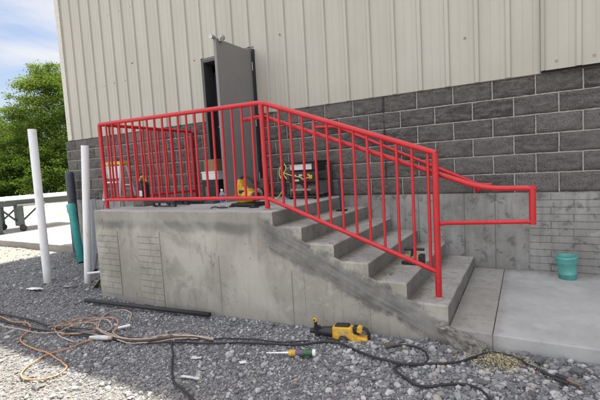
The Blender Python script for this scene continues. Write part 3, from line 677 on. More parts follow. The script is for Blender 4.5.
# ================================================================= RAILINGS
rl = empty('red_railing', (.06, -1.58, ZL), 'bright red welded pipe railing with balusters round the landing and down the steps', 'railing')
YR = -1.58; RT = .0242; RB = .0130
TLp = Vector((-2.537, YR, 1.117)); CNp = Vector((.072, YR, 1.066)); TRp = Vector((1.712, YR, .458))
BL_ = Vector((-2.545, YR, .118)); BC = Vector((.06, YR, .114)); BR = Vector((1.714, YR, -.518)); LB = Vector((-2.42, -.05, 1.085)); LBb = Vector((-2.42, -.05, .118))
def elbow(a, b, c, r, n=6):
    p = b+(a-b).normalized()*r; q_ = b+(c-b).normalized()*r
    return [p*(1-t)**2+b*2*t*(1-t)+q_*t*t for t in [i/n for i in range(n+1)]]
MB().tube([TLp]+elbow(TLp, CNp, TRp, .09)+[TRp+Vector((.012, 0, -.004))], RT, 16).build('top_rail', 'red', rl)
MB().tube([LB, TLp+Vector((0, .0, -.0))], RT*.98, 14).build('top_rail', 'red', rl)
MB().tube([BL_, BC], RT*.85, 14).build('bottom_rail', 'red', rl)
MB().tube([BC, BR], RT*.86, 14).build('bottom_rail', 'red', rl)
MB().tube([BL_, LBb], RT*.85, 14).build('bottom_rail', 'red', rl)
def post(p, z0, name='post', r=RT*1.08):
    o = MB().tube([(p.x, p.y, z0), (p.x, p.y, p.z-.012)], r, 16).build(name, 'red', rl)
    w = MB().lathe([(r*1.0, .012), (r*1.35, .004), (r*1.9, .001)][::-1], (p.x, p.y, z0), 16).build('weld_collar', 'kerb'); w.parent = o; w.matrix_parent_inverse = Matrix.Identity(4)
    return o
post(Vector((-2.541, YR, TLp.z)), ZL); post(Vector((.062, YR, CNp.z)), ZL); post(Vector((1.716, YR, TRp.z+.01)), ZL-5*RS); post(LB, ZL)
for i in range(1, 20):
    t = i/20; a = TLp.lerp(CNp, t); b = BL_.lerp(BC, t); MB().tube([b, a], RB, 8).build('baluster', 'red', rl)
for i in range(13):
    x = .133+i*.1272; t = (x-CNp.x)/(TRp.x-CNp.x); a = CNp.lerp(TRp, t); t = (x-BC.x)/(BR.x-BC.x); b = BC.lerp(BR, t)
    MB().tube([b, a], RB, 8).build('baluster', 'red', rl)
for i in range(1, 12):
    t = i/12; MB().tube([LBb.lerp(BL_, t), LB.lerp(TLp, t)], RB, 8).build('baluster', 'red', rl)
# graspable handrail on brackets, looping back below at its foot
YH = YR+.062
H = [Vector(p) for p in ((-.215, YH, .928), (.022, YH, .943), (2.058, YH, .157), (2.39, YH, .152), (2.39, YH, -.098), (1.735, YR, -.118))]
path = [H[0]]+elbow(H[0], H[1], H[2], .10)+elbow(H[1], H[2], H[3], .13, 8)+[H[3]+Vector((-.012, 0, 0)), ]
hr = MB().tube(path+[H[3]+Vector((.02, 0, 0))], RT*.86, 16); hr.tube([H[3]+Vector((0, 0, .020)), H[4]-Vector((0, 0, .02))], RT*.95, 16); hr.tube([H[4]+Vector((.02, 0, 0)), H[4]+Vector((-.05, .0, 0)), Vector((1.79, YH-.02, -.116)), H[5]], RT*.72, 14)
hr.build('handrail', 'red', rl)
for x in (.062, 1.716):
    zz = .943-(x-.022)*.386; MB().tube([(x, YR, zz-.01), (x, YH, zz-.002)], .010, 8).build('bracket', 'red', rl)
# wall handrail
wr = empty('wall_handrail', (1, -.01, 0), 'plain red pipe handrail fixed along the block wall behind the steps', 'handrail')
YW = -.095
q_ = [Vector(p) for p in ((-.10, YW, .925), (.20, YW, .905), (1.90, YW, .094), (2.02, YW, .096))]
MB().tube([q_[0]]+elbow(q_[0], q_[1], q_[2], .09)+elbow(q_[1], q_[2], q_[3], .06)+[q_[3]], RT*.86, 14).build('rail', 'red', wr)
for x in (.02, .95, 1.86):
    zz = .91 if x < .2 else .905-(x-.2)*.477
    b = MB().tube([(x, YW, zz-.015), (x, YW, zz-.06), (x, -.03, zz-.075)], .008, 8); b.lathe([(0, .008), (.03, .006), (.032, 0)], (x, -.018, zz-.075), 14, axis=(0, -1, 0)); b.build('bracket', 'red', wr)

# ================================================================= PIPES, LADDER, LEFT END
def pipe(name, p0, p1, r, mat, label, cat='pipe post', wall=.006, group=None):
    a, b = Vector(p0), Vector(p1); L = (b-a).length
    mb = MB().lathe([(r, 0), (r, L), (r-wall, L+.001), (r-wall, L-.25), (0, L-.25)], a, 24, axis=(b-a).normalized()); return top(mb, name, mat, label, cat, group, origin=tuple(a))
pipe('pipe_post', (-4.14, -1.62, -1.25), (-4.115, -1.62, 1.205), .058, 'pvc', 'tall white plastic pipe standing upright in the gravel, away from the stair')
pipe('pipe_post', (-3.46, -1.40, -1.25), (-3.235, -1.37, .90), .052, 'pvc', 'shorter scuffed white pipe leaning beside the left end of the landing')
mb = MB().lathe([(.082, 0), (.082, 1.62), (.076, 1.66), (.05, 1.685), (0, 1.69)], (-5.70, -.20, -1.10), 24); mb.lathe([(.12, -.1), (.12, .0), (.085, .02)], (-5.70, -.20, -1.09), 20)
top(mb, 'bollard', 'charcoal', 'dark charcoal round-topped bollard standing by the corner of the block wall', 'bollard', origin=(-5.70, -.20, -1.2))
a, b = Vector((-4.98, -.56, -1.15)), Vector((-5.42, -.40, -.07)); ax = (b-a).normalized(); L = (b-a).length
mb = MB().lathe([(.064, 0), (.070, .002), (.070, L-.17), (.083, L-.14), (.083, L-.01), (.079, L), (.074, L), (.074, L-.12), (.0, L-.12)], a, 24, axis=ax)
top(mb, 'sewer_pipe', 'teal', 'green sewer pipe leaning on the charcoal bollard', 'pipe', origin=tuple(a))
mb = MB().prism([(-3.42, .09), (-3.24, .12), (-3.22, -.40), (-3.40, -.95), (-3.55, -1.1)], 'y', -1.30, -1.288, bev=.002); top(mb, 'metal_sheet', 'sheet', 'blue grey metal sheet standing between the leaning white pipe and the landing', 'sheet')
for p0, p1, lab in (((-3.05, -1.55, -1.14), (-2.68, -1.30, -.62), 'dark board propped against the left end of the landing'),
                    ((-3.15, -1.25, -1.15), (-2.66, -1.0, -.80), 'short board lying slantwise behind the propped board')):
    a, b = Vector(p0), Vector(p1); mb = MB().tube([a, b], [.07, .07], 4, flat=.35, smooth=False); top(mb, 'board', 'wood', lab, 'board')
mb = MB().tube([(-3.14, -1.58, -.94), (-2.72, -1.42, -.90)], .017, 10); top(mb, 'plastic_strip', 'white', 'thin white plastic strip sticking out from the boards beside the landing', 'strip')

# A-frame ladder on the ground left of the landing
ld = empty('stepladder', (-3.62, -.55, -1.16), 'aluminium folding stepladder with yellow top standing left of the landing', 'ladder')
zt = .62; 
MB().box(-3.84, -3.42, -.66, -.50, zt, zt+.055, bev=.012).build('top_cap', 'yellow', ld)
feet = [(-3.93, -.98), (-3.33, -.98), (-3.90, -.16), (-3.36, -.16)]; tops = [(-3.80, -.64), (-3.46, -.64), (-3.78, -.53), (-3.48, -.53)]
for (fx, fy), (tx, ty) in zip(feet, tops):
    l = MB().tube([(fx, fy, -1.10), (tx, ty, zt)], .028, 4, smooth=False, flat=.5).build('leg', 'galv', ld)
    f_ = MB().box(fx-.035, fx+.035, fy-.03, fy+.03, -1.16, -1.09, bev=.006).build('foot', 'black'); f_.parent = l
for k in range(1, 6):
    t = k/6; a = [feet[0][i]*(1-t)+tops[0][i]*t for i in (0, 1)]; b = [feet[1][i]*(1-t)+tops[1][i]*t for i in (0, 1)]; z = -1.1*(1-t)+zt*t
    MB().box(a[0], b[0], a[1]-.02, a[1]+.055, z-.012, z+.012, bev=.003).build('tread', 'galv', ld)
for k in (1.2, 3.4, 4.8):
    t = k/6; a = [feet[2][i]*(1-t)+tops[2][i]*t for i in (0, 1)]; b = [feet[3][i]*(1-t)+tops[3][i]*t for i in (0, 1)]; z = -1.1*(1-t)+zt*t
    MB().tube([(a[0], a[1], z), (b[0], b[1], z)], .011, 8).build('brace', 'galv', ld)
MB().box(-3.83, -3.43, -.665, -.661, zt-.22, zt-.02).build('warning_label', 'pale_paper', ld)

# ================================================================= THINGS ON THE LANDING
# folded gate/tripod-like dark tool by the left post
tb = empty('tool_bag', (-2.30, -1.20, ZL), 'small black and olive tool bag with yellow handle near the left end of the landing', 'bag')
b = MB(); b.prism([(-2.40, ZL), (-2.17, ZL), (-2.18, .10), (-2.26, .13), (-2.38, .09)], 'y', -1.29, -1.11, bev=.014); b.build('body', 'engine', tb)
b = MB(); b.prism([(-2.36, .10), (-2.21, .10), (-2.20, .27), (-2.245, .35), (-2.30, .33)], 'y', -1.27, -1.14, bev=.02); b.build('flap', 'black', tb)
MB().box(-2.26, -2.20, -1.283, -1.272, .13, .21, bev=.004).build('patch', 'white', tb)
MB().tube(smooth_path([(-2.33, -1.2, .31), (-2.30, -1.2, .385), (-2.24, -1.2, .40), (-2.19, -1.2, .33)]), .012, 8).build('carry_handle', 'yellow', tb)
# dark low rack
dk = empty('roller_dolly', (-1.70, -1.23, ZL), 'low black frame dolly lying flat on the landing under the bottom rail', 'dolly')
b = MB(); b.box(-1.92, -1.50, -1.36, -1.33, .045, .075, bev=.004); b.box(-1.92, -1.50, -1.13, -1.10, .045, .075, bev=.004)

for y in (-1.345, -1.115):
    b.box(-1.92, -1.50, y-.012, y+.012, .0, .012, bev=.003)
    for x in (-1.905, -1.80, -1.62, -1.515): b.box(x-.014, x+.014, y-.010, y+.010, .0125, .0445, bev=.003)
b.build('side_rail', 'black', dk)
for x in (-1.92, -1.72, -1.53): MB().box(x, x+.03, -1.329, -1.131, .046, .074, bev=.004).build('crossbar', 'black', dk)
for x in (-1.89, -1.53):
    for y in (-1.345, -1.115): MB().lathe([(0, -.012), (.012, -.012), (.014, 0), (.012, .012), (0, .012)], (x, y+.02, ZL+.014), 14, axis=(0, 1, 0)).build('wheel', 'rubber', dk)
mb = MB().box(-1.62, -1.38, -1.0, -.86, ZL, .045, bev=.012); mb.box(-1.58, -1.44, -.97, -.89, .045, .075, bev=.01)
top(mb, 'sanding_block', 'black', 'flat black case lying on the landing between dolly and door', 'case')
mb = MB().box(-1.98, -1.20, -.98, -.76, ZL, .028, bev=.006); top(mb, 'door_mat', 'charcoal', 'dark rubber strip mat on the landing in front of the open doorway', 'mat')
# stack in front of the doorway
ct = empty('storage_crate', (-1.82, -.21, ZL), 'black open crate at the doorway beside the door leaf, under the white box', 'crate')
x0, x1, y0, y1 = -1.98, -1.66, -.34, -.08
b = MB()
for (a0, a1, b0, b1) in ((x0, x1, y0, y0+.015), (x0, x1, y1-.015, y1), (x0, x0+.015, y0+.0155, y1-.0155), (x1-.015, x1, y0+.0155, y1-.0155)): b.box(a0, a1, b0, b1, ZL, .29, bev=.003)
for z in (.08, .17, .25): b.box(x0-.006, x1+.006, y0-.006, y0-.0005, z, z+.014, bev=.002)
b.build('body', 'black', ct)
MB().box(x0+.06, x0+.13, y0-.012, y0-.007, .05, .19, bev=.002).build('tag_plate', 'engine', ct)
b = MB().box(x0, x1, y0, y1, .292, .395, bev=.008); b.box(x0-.005, x1+.005, y0-.005, y1+.005, .395, .42, bev=.003); top(b, 'white_box', 'white', 'white lidded box on top of the black crate at the doorway', 'box')
b = MB().box(x0+.05, x1-.02, y0+.02, y1-.02, .422, .60, bev=.004); top(b, 'cardboard_box', 'cardboard', 'brown cardboard box on top of the white box at the doorway', 'box')
# bottle
bt = empty('water_bottle', (-.64, -1.45, ZL), 'clear plastic water bottle with blue label standing at the front edge of the landing', 'bottle')
MB().lathe([(0, .003), (.026, .0), (.031, .006), (.031, .05), (.028, .06), (.031, .07), (.031, .145), (.024, .172), (.013, .19), (.0125, .205)], (-.64, -1.45, ZL), 20).build('body', 'bottle', bt)
MB().lathe([(.0318, .075), (.0318, .14)], (-.64, -1.45, ZL), 20).build('label', 'blue', bt)
MB().lathe([(.0145, .197), (.0145, .215), (0, .217)], (-.64, -1.45, ZL), 16).build('cap', 'white', bt)
mb = MB().tube(smooth_path([(-.76, -1.52, .0), (-.72, -1.50, .012), (-.69, -1.47, .003), (-.62, -1.5, .003), (-.55, -1.47, .003)]), .007, 8); top(mb, 'black_strap', 'black', 'short black strap curled on the landing beside the water bottle', 'strap')
# yellow chop saw
cs = empty('chop_saw', (-.42, -1.22, ZL), 'yellow and black power saw sitting on the landing in front of the door leaf', 'power tool')
b = MB(); b.box(-.60, -.26, -1.36, -1.12, ZL+.01, .035, bev=.01)
b.build('base', 'black', cs)
for x, y in ((-.59, -1.36), (-.28, -1.36), (-.59, -1.12), (-.28, -1.12)): MB().lathe([(.03, 0), (.032, .012), (.02, .02)], (x, y, ZL), 12).build('foot', 'rubber', cs)
b = MB(); b.prism([(-.58, .035), (-.36, .035), (-.35, .13), (-.40, .19), (-.47, .20), (-.50, .30), (-.54, .31), (-.56, .2), (-.60, .12)], 'y', -1.29, -1.17, bev=.02); b.build('housing', 'yellow', cs)
b = MB().lathe([(0, 0), (.05, .0), (.058, .02), (.058, .11), (.05, .14), (0, .145)], (-.44, -1.31, .11), 20, axis=(1, 0, 0)); b.build('motor', 'yellow', cs)
MB().lathe([(0, 0), (.045, 0), (.05, .01), (.045, .06), (0, .065)], (-.305, -1.31, .11), 16, axis=(1, 0, 0)).build('motor_cap', 'black', cs)
MB().lathe([(0, -.003), (.07, -.003), (.075, 0), (.07, .003), (0, .003)], (-.34, -1.18, .12), 28, axis=(0, 1, 0)).build('blade', 'engine', cs)
b = MB(); b.lathe([(0, -.022), (.10, -.022), (.112, -.01), (.112, .012), (.10, .022), (0, .022)], (-.30, -1.14, .19), 20, axis=(0, 1, 0)); b.build('guard', 'black', cs)
MB().tube(smooth_path([(-.54, -1.23, .28), (-.50, -1.23, .34), (-.42, -1.22, .32), (-.36, -1.2, .25)]), .016, 10).build('grip', 'black', cs)
for k in range(4): MB().box(-.57+k*.028, -.557+k*.028, -1.2935, -1.289, .06, .12, bev=.001).build('vent', 'black', cs)
MB().box(-.52, -.45, -1.296, -1.289, .14, .18, bev=.002).build('badge', 'black', cs)
MB().tube(smooth_path([(-.30, -1.30, .02), (-.22, -1.36, .0), (-.18, -1.42, .002), (-.26, -1.46, .002)]), .008, 8).build('cable', 'rubber', cs)
# generator
gn = empty('generator', (-.17, -.27, ZL), 'black tube-framed portable generator with white panel and yellow cord on the landing by the wall', 'generator')
gx0, gx1, gy0, gy1, gz0, gz1 = -.40, .085, -.48, -.08, ZL+.03, .47
b = MB(); rr = .016
for y in (gy0, gy1):
    P = [Vector((gx0, y, gz0)), Vector((gx0, y, gz1)), Vector((gx1, y, gz1)), Vector((gx1, y, gz0))]
    pts = []
    for i in range(4): pts += elbow(P[i-1], P[i], P[(i+1) % 4], .05, 4)
    b.tube(pts+[pts[0]], rr, 10)
for x in (gx0+.06, gx1-.06):
    for z in (gz0, gz1): b.tube([(x, gy0, z), (x, gy1, z)], rr*.9, 10)
b.build('frame', 'black', gn)
for x in (gx0+.06, gx1-.06):
    for y in (gy0+.04, gy1-.04): MB().lathe([(.022, 0), (.026, .02), (.016, .03)], (x, y, ZL), 12).build('foot', 'rubber', gn)
b = MB().box(gx0+.05, gx1-.05, gy0+.05, gy1-.04, .345, .452, bev=.025); b.build('fuel_tank', 'black', gn)
MB().lathe([(.03, 0), (.032, .018), (0, .02)], (-.16, -.28, .452), 16).build('fuel_cap', 'rubber', gn)
MB().box(gx0+.07, gx1-.10, gy0+.038, gy0+.049, .37, .44, bev=.003).build('name_panel', 'white', gn)
b = MB().box(gx0+.05, gx1-.04, gy0+.03, gy0+.10, .21, .34, bev=.006); pan = b.build('control_panel', 'black', gn)
for x, z, w in ((gx0+.10, .30, .06), (gx0+.20, .30, .10), (gx0+.10, .235, .10)):
    s_ = MB().box(x, x+w, gy0+.024, gy0+.0295, z-.012, z+.012, bev=.002).build('decal', 'pale_paper'); s_.parent = pan
for x in (gx0+.30, gx0+.36):
    s_ = MB().lathe([(.0, .012), (.018, .012), (.02, 0)], (x, gy0+.03, .25), 14, axis=(0, -1, 0)).build('socket', 'engine'); s_.parent = pan
for x, m_ in ((gx0+.25, 'red'), (gx0+.33, 'yellow')): MB().box(x, x+.03, gy0+.018, gy0+.0295, .29, .315, bev=.003).build('switch', m_, gn)
MB().box(gx0+.06, gx1-.12, gy0+.035, gy0+.044, .10, .125, bev=.003).build('trim_strip', 'steel', gn)
MB().box(gx1-.13, gx1-.085, gy0+.01, gy0+.0295, .25, .30, bev=.004).build('plug', 'yellow', gn)
b = MB().box(gx0+.08, gx0+.26, gy0+.09, gy1-.08, .035, .205, bev=.02); b.lathe([(0, 0), (.07, 0), (.075, .02), (.06, .035), (0, .04)], (gx0+.17, gy0+.09, .12), 20, axis=(0, -1, 0))
for k in range(6): b.box(gx0+.10+k*.024, gx0+.108+k*.024, gy0+.085, gy0+.09, .05, .19)
b.build('engine', 'engine', gn)
b = MB().lathe([(0, 0), (.085, 0), (.09, .015), (.09, .16), (.08, .18), (0, .18)], (gx1-.22, -.28, .12), 22, axis=(1, 0, 0)); b.build('alternator', 'engine', gn)
MB().box(gx1-.05, gx1-.02, gy0+.06, gy1-.06, .05, .2, bev=.01).build('muffler', 'steel', gn)
mb = MB().tube(smooth_path([(gx1-.11, gy0+.005, .275), (gx1-.2, gy0-.02, .25), (gx0+.25, gy0-.015, .275), (gx0+.10, gy0-.02, .31), (gx0-.01, gy0-.04, .36), (gx0-.04, gy0-.03, .42), (gx0-.06, gy0-.03, .33), (gx0+.0, gy0-.06, .24), (gx0+.01, gy0-.07, .14), (gx0-.06, gy0-.10, .03), (gx0-.14, gy0-.14, .003), (gx0-.22, gy0-.10, .003)]), .0065, 8)
mb.tube(smooth_path([(gx0+.02, gy0-.02, .46), (gx0+.05, gy0-.03, .40), (gx0+.01, gy0-.03, .33), (gx0+.05, gy0-.03, .26)]), .0065, 8)
top(mb, 'power_cord', 'yel_cord', 'yellow extension cord looping out of the generator down to the landing', 'cord')
# navy jack bar on the top step
z0 = ZL-RS; bx_, by_ = .40, -.50
jb = empty('jack_stand', (bx_, by_, z0), 'slim navy steel bar standing on a black foot on the second-highest tread', 'bar')
MB().tube([(bx_, by_, z0+.02), (bx_-.02, by_, z0+.40)], .014, 10).build('bar', 'navy', jb)
MB().box(bx_-.06, bx_+.06, by_-.045, by_+.045, z0, z0+.02, bev=.006).build('foot', 'black', jb)
# small battery tool on the fourth tread
z0 = ZL-4*RS; ax_, ay_ = 1.40, -1.10
pt = empty('cordless_tool', (ax_, ay_, z0), 'small dusty cream and black cordless tool left on the second-lowest step', 'power tool')
MB().box(ax_-.11, ax_+.10, ay_-.05, ay_+.05, z0, z0+.035, bev=.008).build('battery', 'black', pt)
b = MB(); b.prism([(ax_-.11, z0+.035), (ax_-.02, z0+.035), (ax_-.03, z0+.085), (ax_-.09, z0+.09)], 'y', ay_-.04, ay_+.04, bev=.01); b.prism([(ax_+.0, z0+.035), (ax_+.085, z0+.035), (ax_+.09, z0+.10), (ax_+.02, z0+.09)], 'y', ay_-.04, ay_+.04, bev=.01); b.build('housing', 'cream', pt)
MB().box(ax_+.05, ax_+.10, ay_-.046, ay_+.046, z0+.036, z0+.10, bev=.008).build('side_cap', 'black', pt)
b = MB().tube([(ax_-.09, ay_, z0+.145), (ax_+.10, ay_, z0+.15)], .014, 10); b.tube([(ax_-.02, ay_, z0+.08), (ax_-.01, ay_, z0+.145)], .012, 8); b.build('grip', 'black', pt)
# debris on treads
def crumb(x, y, z, s, sd_, mat, lab, name='mortar_lump'):
    mb = MB(); rock(mb, (x, y, z+s*.3), (s, s*.8, s*.5), sd_, 2); top(mb, name, mat, lab, 'debris')
crumb(.50, -1.55, ZL-2*RS, .018, 1.1, 'pale_paper', 'white crumb near the front edge of the third tread down')
crumb(.79, -.62, ZL-2*RS, .030, 2.1, 'conc_top', 'flat pale mortar lump on the third level, larger of the two near the wall')
crumb(.73, -.80, ZL-2*RS, .016, 3.1, 'conc_top', 'tiny pale mortar lump on the same tread, nearer the balusters')
mb = MB()
for dx, dy, a in ((0, 0, .5), (.03, .0, -.35), (.05, -.01, .2)):
    mb.tube([(1.26+dx, -1.55+dy, ZL-4*RS+.002), (1.26+dx-.07*math.sin(a), -1.55+dy+.09, ZL-4*RS+.012)], .0018, 6)
top(mb, 'wire_scrap', 'steel', 'few thin wire ends lying on the front of the second-lowest step', 'wire')

# bucket-like pipe coupling on the pavement
mb = MB(); cx, cy, cz = 2.70, -.20, -.862
ax = Vector((-.06, -.05, 1)).normalized()
K = .88; mb.lathe([(a*K, b*K) for a, b in [(.085, 0), (.088, .002), (.090, .06), (.092, .062), (.092, .068), (.090, .07), (.094, .175), (.104, .190), (.106, .20), (.106, .235), (.110, .24), (.110, .262), (.103, .266), (.100, .262), (.096, .20), (.082, .17), (.080, .012), (.0, .012)]], (cx, cy, cz), 32, axis=ax)
top(mb, 'pipe_coupling', 'teal_pale', 'short green pipe socket standing on the pavement against the foundation wall', 'pipe', origin=(cx, cy, cz))

# ================================================================= THINGS ON THE GRAVEL
def cable(name, pts, r, mat, label, cat='hose', lift=.016, n=8, seed=0):
    P = smooth_path([(x, y, 0) for x, y in pts], 7); out = []
    for i, p in enumerate(P):
        x = p.x+float(vnoise(i*.21, seed, 1, 1))*.012; y = p.y+float(vnoise(i*.21, seed+9, 1, 1))*.012
        out.append((x, y, float(gz(x, y))+r+lift+float(vnoise(x, y, seed, 6))*.010))
    return top(MB().tube(out, r, n), name, mat, label, cat)
cable('air_hose', [(-3.6, -2.73), (-3.135, -2.706), (-2.729, -2.679), (-2.111, -2.676), (-1.638, -2.632), (-1.304, -2.632), (-.989, -2.584), (-.757, -2.542), (-.551, -2.487), (-.305, -2.418), (-.014, -2.344), (.153, -2.272), (.347, -2.211), (.555, -2.167), (.722, -2.116), (.869, -2.032), (.984, -2.021), (1.131, -2.075), (1.312, -2.159), (1.446, -2.212), (1.559, -2.223), (1.694, -2.2), (1.821, -2.16), (1.942, -2.092), (2.025, -1.977), (2.114, -1.881), (2.177, -1.868), (2.272, -1.902), (2.362, -1.985), (2.445, -2.045), (2.523, -2.076)], .0095, 'rubber', 'longest black cable, running right across the gravel past the drill to the clamp', 'cable', seed=1)
cable('black_cable', [(1.559, -2.223), (1.545, -2.288), (1.626, -2.368), (1.713, -2.422), (1.806, -2.414), (1.918, -2.354), (2.004, -2.334), (2.082, -2.359), (2.131, -2.411), (2.2, -2.5), (2.25, -2.7)], .0085, 'rubber', 'black cable curving away towards the bottom edge in front of the foot of the stair', 'cable', seed=2)
cable('hose_loop', [(1.44, -1.994), (1.519, -1.938), (1.621, -1.946), (1.708, -2.038), (1.728, -2.136), (1.694, -2.19), (1.62, -2.205)], .008, 'rubber', 'short black cable loop arching beside the brass stub in front of the lowest step', 'cable', seed=3)
cable('orange_cord', [(-3.6, -2.75), (-3.052, -2.741), (-2.677, -2.785), (-2.422, -2.743), (-2.207, -2.828), (-2.113, -2.949), (-1.972, -3.016), (-1.687, -3.039), (-1.447, -3.048), (-1.267, -3.075), (-1.099, -3.101), (-.973, -3.156), (-.936, -3.242), (-.996, -3.348), (-1.106, -3.396), (-1.218, -3.38), (-1.332, -3.272), (-1.415, -3.117), (-1.409, -3.033), (-1.347, -2.923), (-1.346, -2.79), (-1.309, -2.682)], .0065, 'orange', 'faded orange extension cord with a long loop reaching into the sunlit gravel', 'cord', seed=4)
cable('pale_cord', [(-1.45, -2.80), (-1.791, -2.769), (-1.874, -2.64), (-1.865, -2.494), (-1.813, -2.355), (-1.632, -2.321), (-1.423, -2.418), (-1.386, -2.512), (-1.55, -2.492), (-1.850, -2.209), (-1.856, -2.077), (-1.75, -2.008), (-1.565, -2.08), (-1.381, -2.233), (-1.318, -2.353), (-1.30, -2.50), (-1.0, -2.58)], .0058, 'tan_cord', 'pale dusty extension cord coiled in a loop in front of the black pipe', 'cord', seed=5, lift=.022)
cable('thin_cord', [(.906, -2.269), (1.028, -2.358), (1.167, -2.428), (1.311, -2.461), (1.449, -2.444), (1.518, -2.376), (1.516, -2.275), (1.466, -2.207)], .0042, 'grey_cord', 'thin grey cord curving between the sealant tube and the black cable', 'cord', seed=6)
cable('black_cable', [(-3.5, -2.80), (-2.894, -2.809), (-2.446, -2.812), (-2.045, -2.762), (-1.718, -2.689), (-1.379, -2.66), (-1.1, -2.60)], .009, 'rubber', 'second black cable at the left edge, running just in front of the longest one', 'cable', seed=7)
cable('black_cable', [(-.50, -2.44), (-.42, -2.52), (-.234, -2.683), (-.039, -2.873), (.122, -2.982), (.262, -3.03), (.361, -3.063), (.55, -3.15)], .009, 'rubber', 'black cable branching from the wrapped bundle straight towards the viewer', 'cable', seed=8)
cable('pale_cord', [(-3.5, -2.85), (-2.9, -2.86), (-2.5, -2.90), (-2.1, -2.83), (-1.8, -2.72), (-1.55, -2.62), (-1.2, -2.60), (-.9, -2.60), (-.65, -2.50), (-.45, -2.36), (-.30, -2.32)], .0055, 'tan_cord', 'pale dusty cord running straight along the black cables into the brown bundle', 'cord', seed=11, lift=.02)
cable('orange_cord', [(-2.10, -2.70), (-1.9, -2.50), (-1.72, -2.42), (-1.55, -2.52), (-1.62, -2.66), (-1.85, -2.74), (-2.05, -2.62), (-1.95, -2.36), (-1.6, -2.26), (-1.35, -2.42), (-1.25, -2.56)], .0055, 'orange', 'short orange cord tangled among the pale coils in front of the black pipe', 'cord', seed=12, lift=.024)
cable('black_cable', [(-1.9, -2.60), (-1.5, -2.50), (-1.2, -2.52), (-.95, -2.50), (-.6, -2.40), (-.2, -2.28), (.1, -2.18), (.28, -2.14), (.5, -2.12), (.72, -2.05)], .006, 'rubber', 'thinner black cable behind the brown bundle leading to the rotary hammer', 'cable', seed=13)
P = smooth_path([(x, y, 0) for x, y in [(-1.519, -2.534), (-1.226, -2.578), (-.94, -2.566), (-.747, -2.494), (-.543, -2.374), (-.354, -2.305), (-.121, -2.316)]], 8)
pts = [(p.x, p.y, float(gz(p.x, p.y))+.03) for p in P]; rad = [.008+.013*math.sin(math.pi*min(1, (i+3)/(len(P)+3)))+.004*math.sin(i*1.9) for i in range(len(P))]
mb = MB().tube(pts, rad, 12)
for off, ph in ((.018, 0), (.02, 2.1)):
    mb.tube([(x+off*math.cos(i*.25+ph), y+off*.7*math.sin(i*.25+ph), z+.016) for i, (x, y, z) in enumerate(pts)], .006, 6, mi=1)
top(mb, 'cable_bundle', ['brown_wrap', 'tan_cord'], 'brown muddy sleeve bundling several cables lying across the gravel', 'cable bundle')
# black pipe
a, b = Vector(G(-2.50, -2.03, .045)), Vector(G(-.60, -1.83, .045))
mb = MB().lathe([(.019, .02), (.019, 0), (.0245, 0), (.0245, (b-a).length), (.019, (b-a).length), (.019, (b-a).length-.02), (0, (b-a).length-.02)], a, 16, axis=(b-a).normalized()); top(mb, 'black_pipe', 'rubber', 'straight black pipe lying on the gravel along the base of the landing', 'pipe')
# connector on cord
cn = empty('cord_connector', G(-1.27, -2.62, .02), 'pale grey plug joining cords near the orange cord end', 'plug')
a = Vector(G(-1.36, -2.70, .04)); b = Vector(G(-1.16, -2.63, .04)); MB().tube([a, a.lerp(b, .3), a.lerp(b, .75), b], [.012, .02, .024, .02], 12).build('body', 'pale_paper', cn)
MB().tube([b, b+(b-a)*.15], [.018, .016], 12).build('collar', 'tan_cord', cn)
# second white connector
mb = MB().tube([G(-1.30, -2.43, .04), G(-1.20, -2.36, .05)], [.012, .016], 10); top(mb, 'cord_plug', 'white', 'small white plug at the end of the pale coiled cord', 'plug')
# reciprocating / hammer drill
hdm = empty('rotary_hammer', (.94, -1.93, -1.06), 'large yellow and black rotary hammer drill lying on the gravel', 'power tool')
base = Vector((.93, -1.94, float(gz(.93, -1.94))+.012)); ang = math.atan2(.045, .466)
def HT(x, y, z): return (base.x+x*math.cos(ang)-y*math.sin(ang), base.y+x*math.sin(ang)+y*math.cos(ang), base.z+z)
def tool_prism(poly, y0, y1, bev, name, mat, parent):
    b = MB().prism(poly, 'y', y0, y1, bev=bev); b.v = [HT(*v) for v in b.v]; return b.build(name, mat, parent)
# local x: chuck (-) to handle (+); z up; y depth
g_ = MB(); g_.tube([HT(-.20, 0, .055), HT(-.19, 0, .055), HT(-.15, 0, .057), HT(-.14, 0, .06), HT(-.10, 0, .062), HT(-.02, 0, .066)], [.018, .022, .026, .034, .042, .048], 18); g_.build('gear_case', 'black', hdm)
MB().tube([HT(-.235, 0, .052), HT(-.23, 0, .052), HT(-.20, 0, .054)], [.012, .018, .022], 14).build('chuck', 'rubber', hdm)
b = MB(); b.tube([HT(-.165, -.01, .06), HT(-.172, -.02, .12), HT(-.175, -.02, .165)], [.017, .014, .016], 12); b.tube([HT(-.165, 0, .02), HT(-.165, 0, .10)], [.030, .030], 14); sh = b.build('side_handle', 'black', hdm)
b = MB(); b.lathe([(0, .012), (.012, .012), (.020, .004), (.022, -.012), (.016, -.022), (0, -.024)], HT(-.175, -.03, .165), 16, axis=(.1, -1, .25)); k = b.build('knob', 'yellow'); k.parent = sh
b = MB().lathe([(0, .0135), (.007, .0135), (.009, .012)], HT(-.175, -.031, .165), 12, axis=(.1, -1, .25)); k2 = b.build('knob_insert', 'black'); k2.parent = sh
tool_prism([(-.03, .025), (.03, .012), (.05, .05), (.10, .055), (.15, .01), (.20, -.002), (.27, .01), (.285, .03), (.28, .06), (.235, .058), (.20, .065), (.165, .09), (.165, .115), (.14, .135), (-.02, .125)], -.038, .038, .016, 'housing', 'yellow', hdm)
tool_prism([(.155, .085), (.185, .075), (.20, .14), (.16, .142)], -.034, .034, .010, 'collar', 'black', hdm)
tool_prism([(.188, .10), (.215, .088), (.238, .10), (.24, .13), (.22, .145), (.195, .142)], -.030, .030, .010, 'motor_end', 'yellow', hdm)
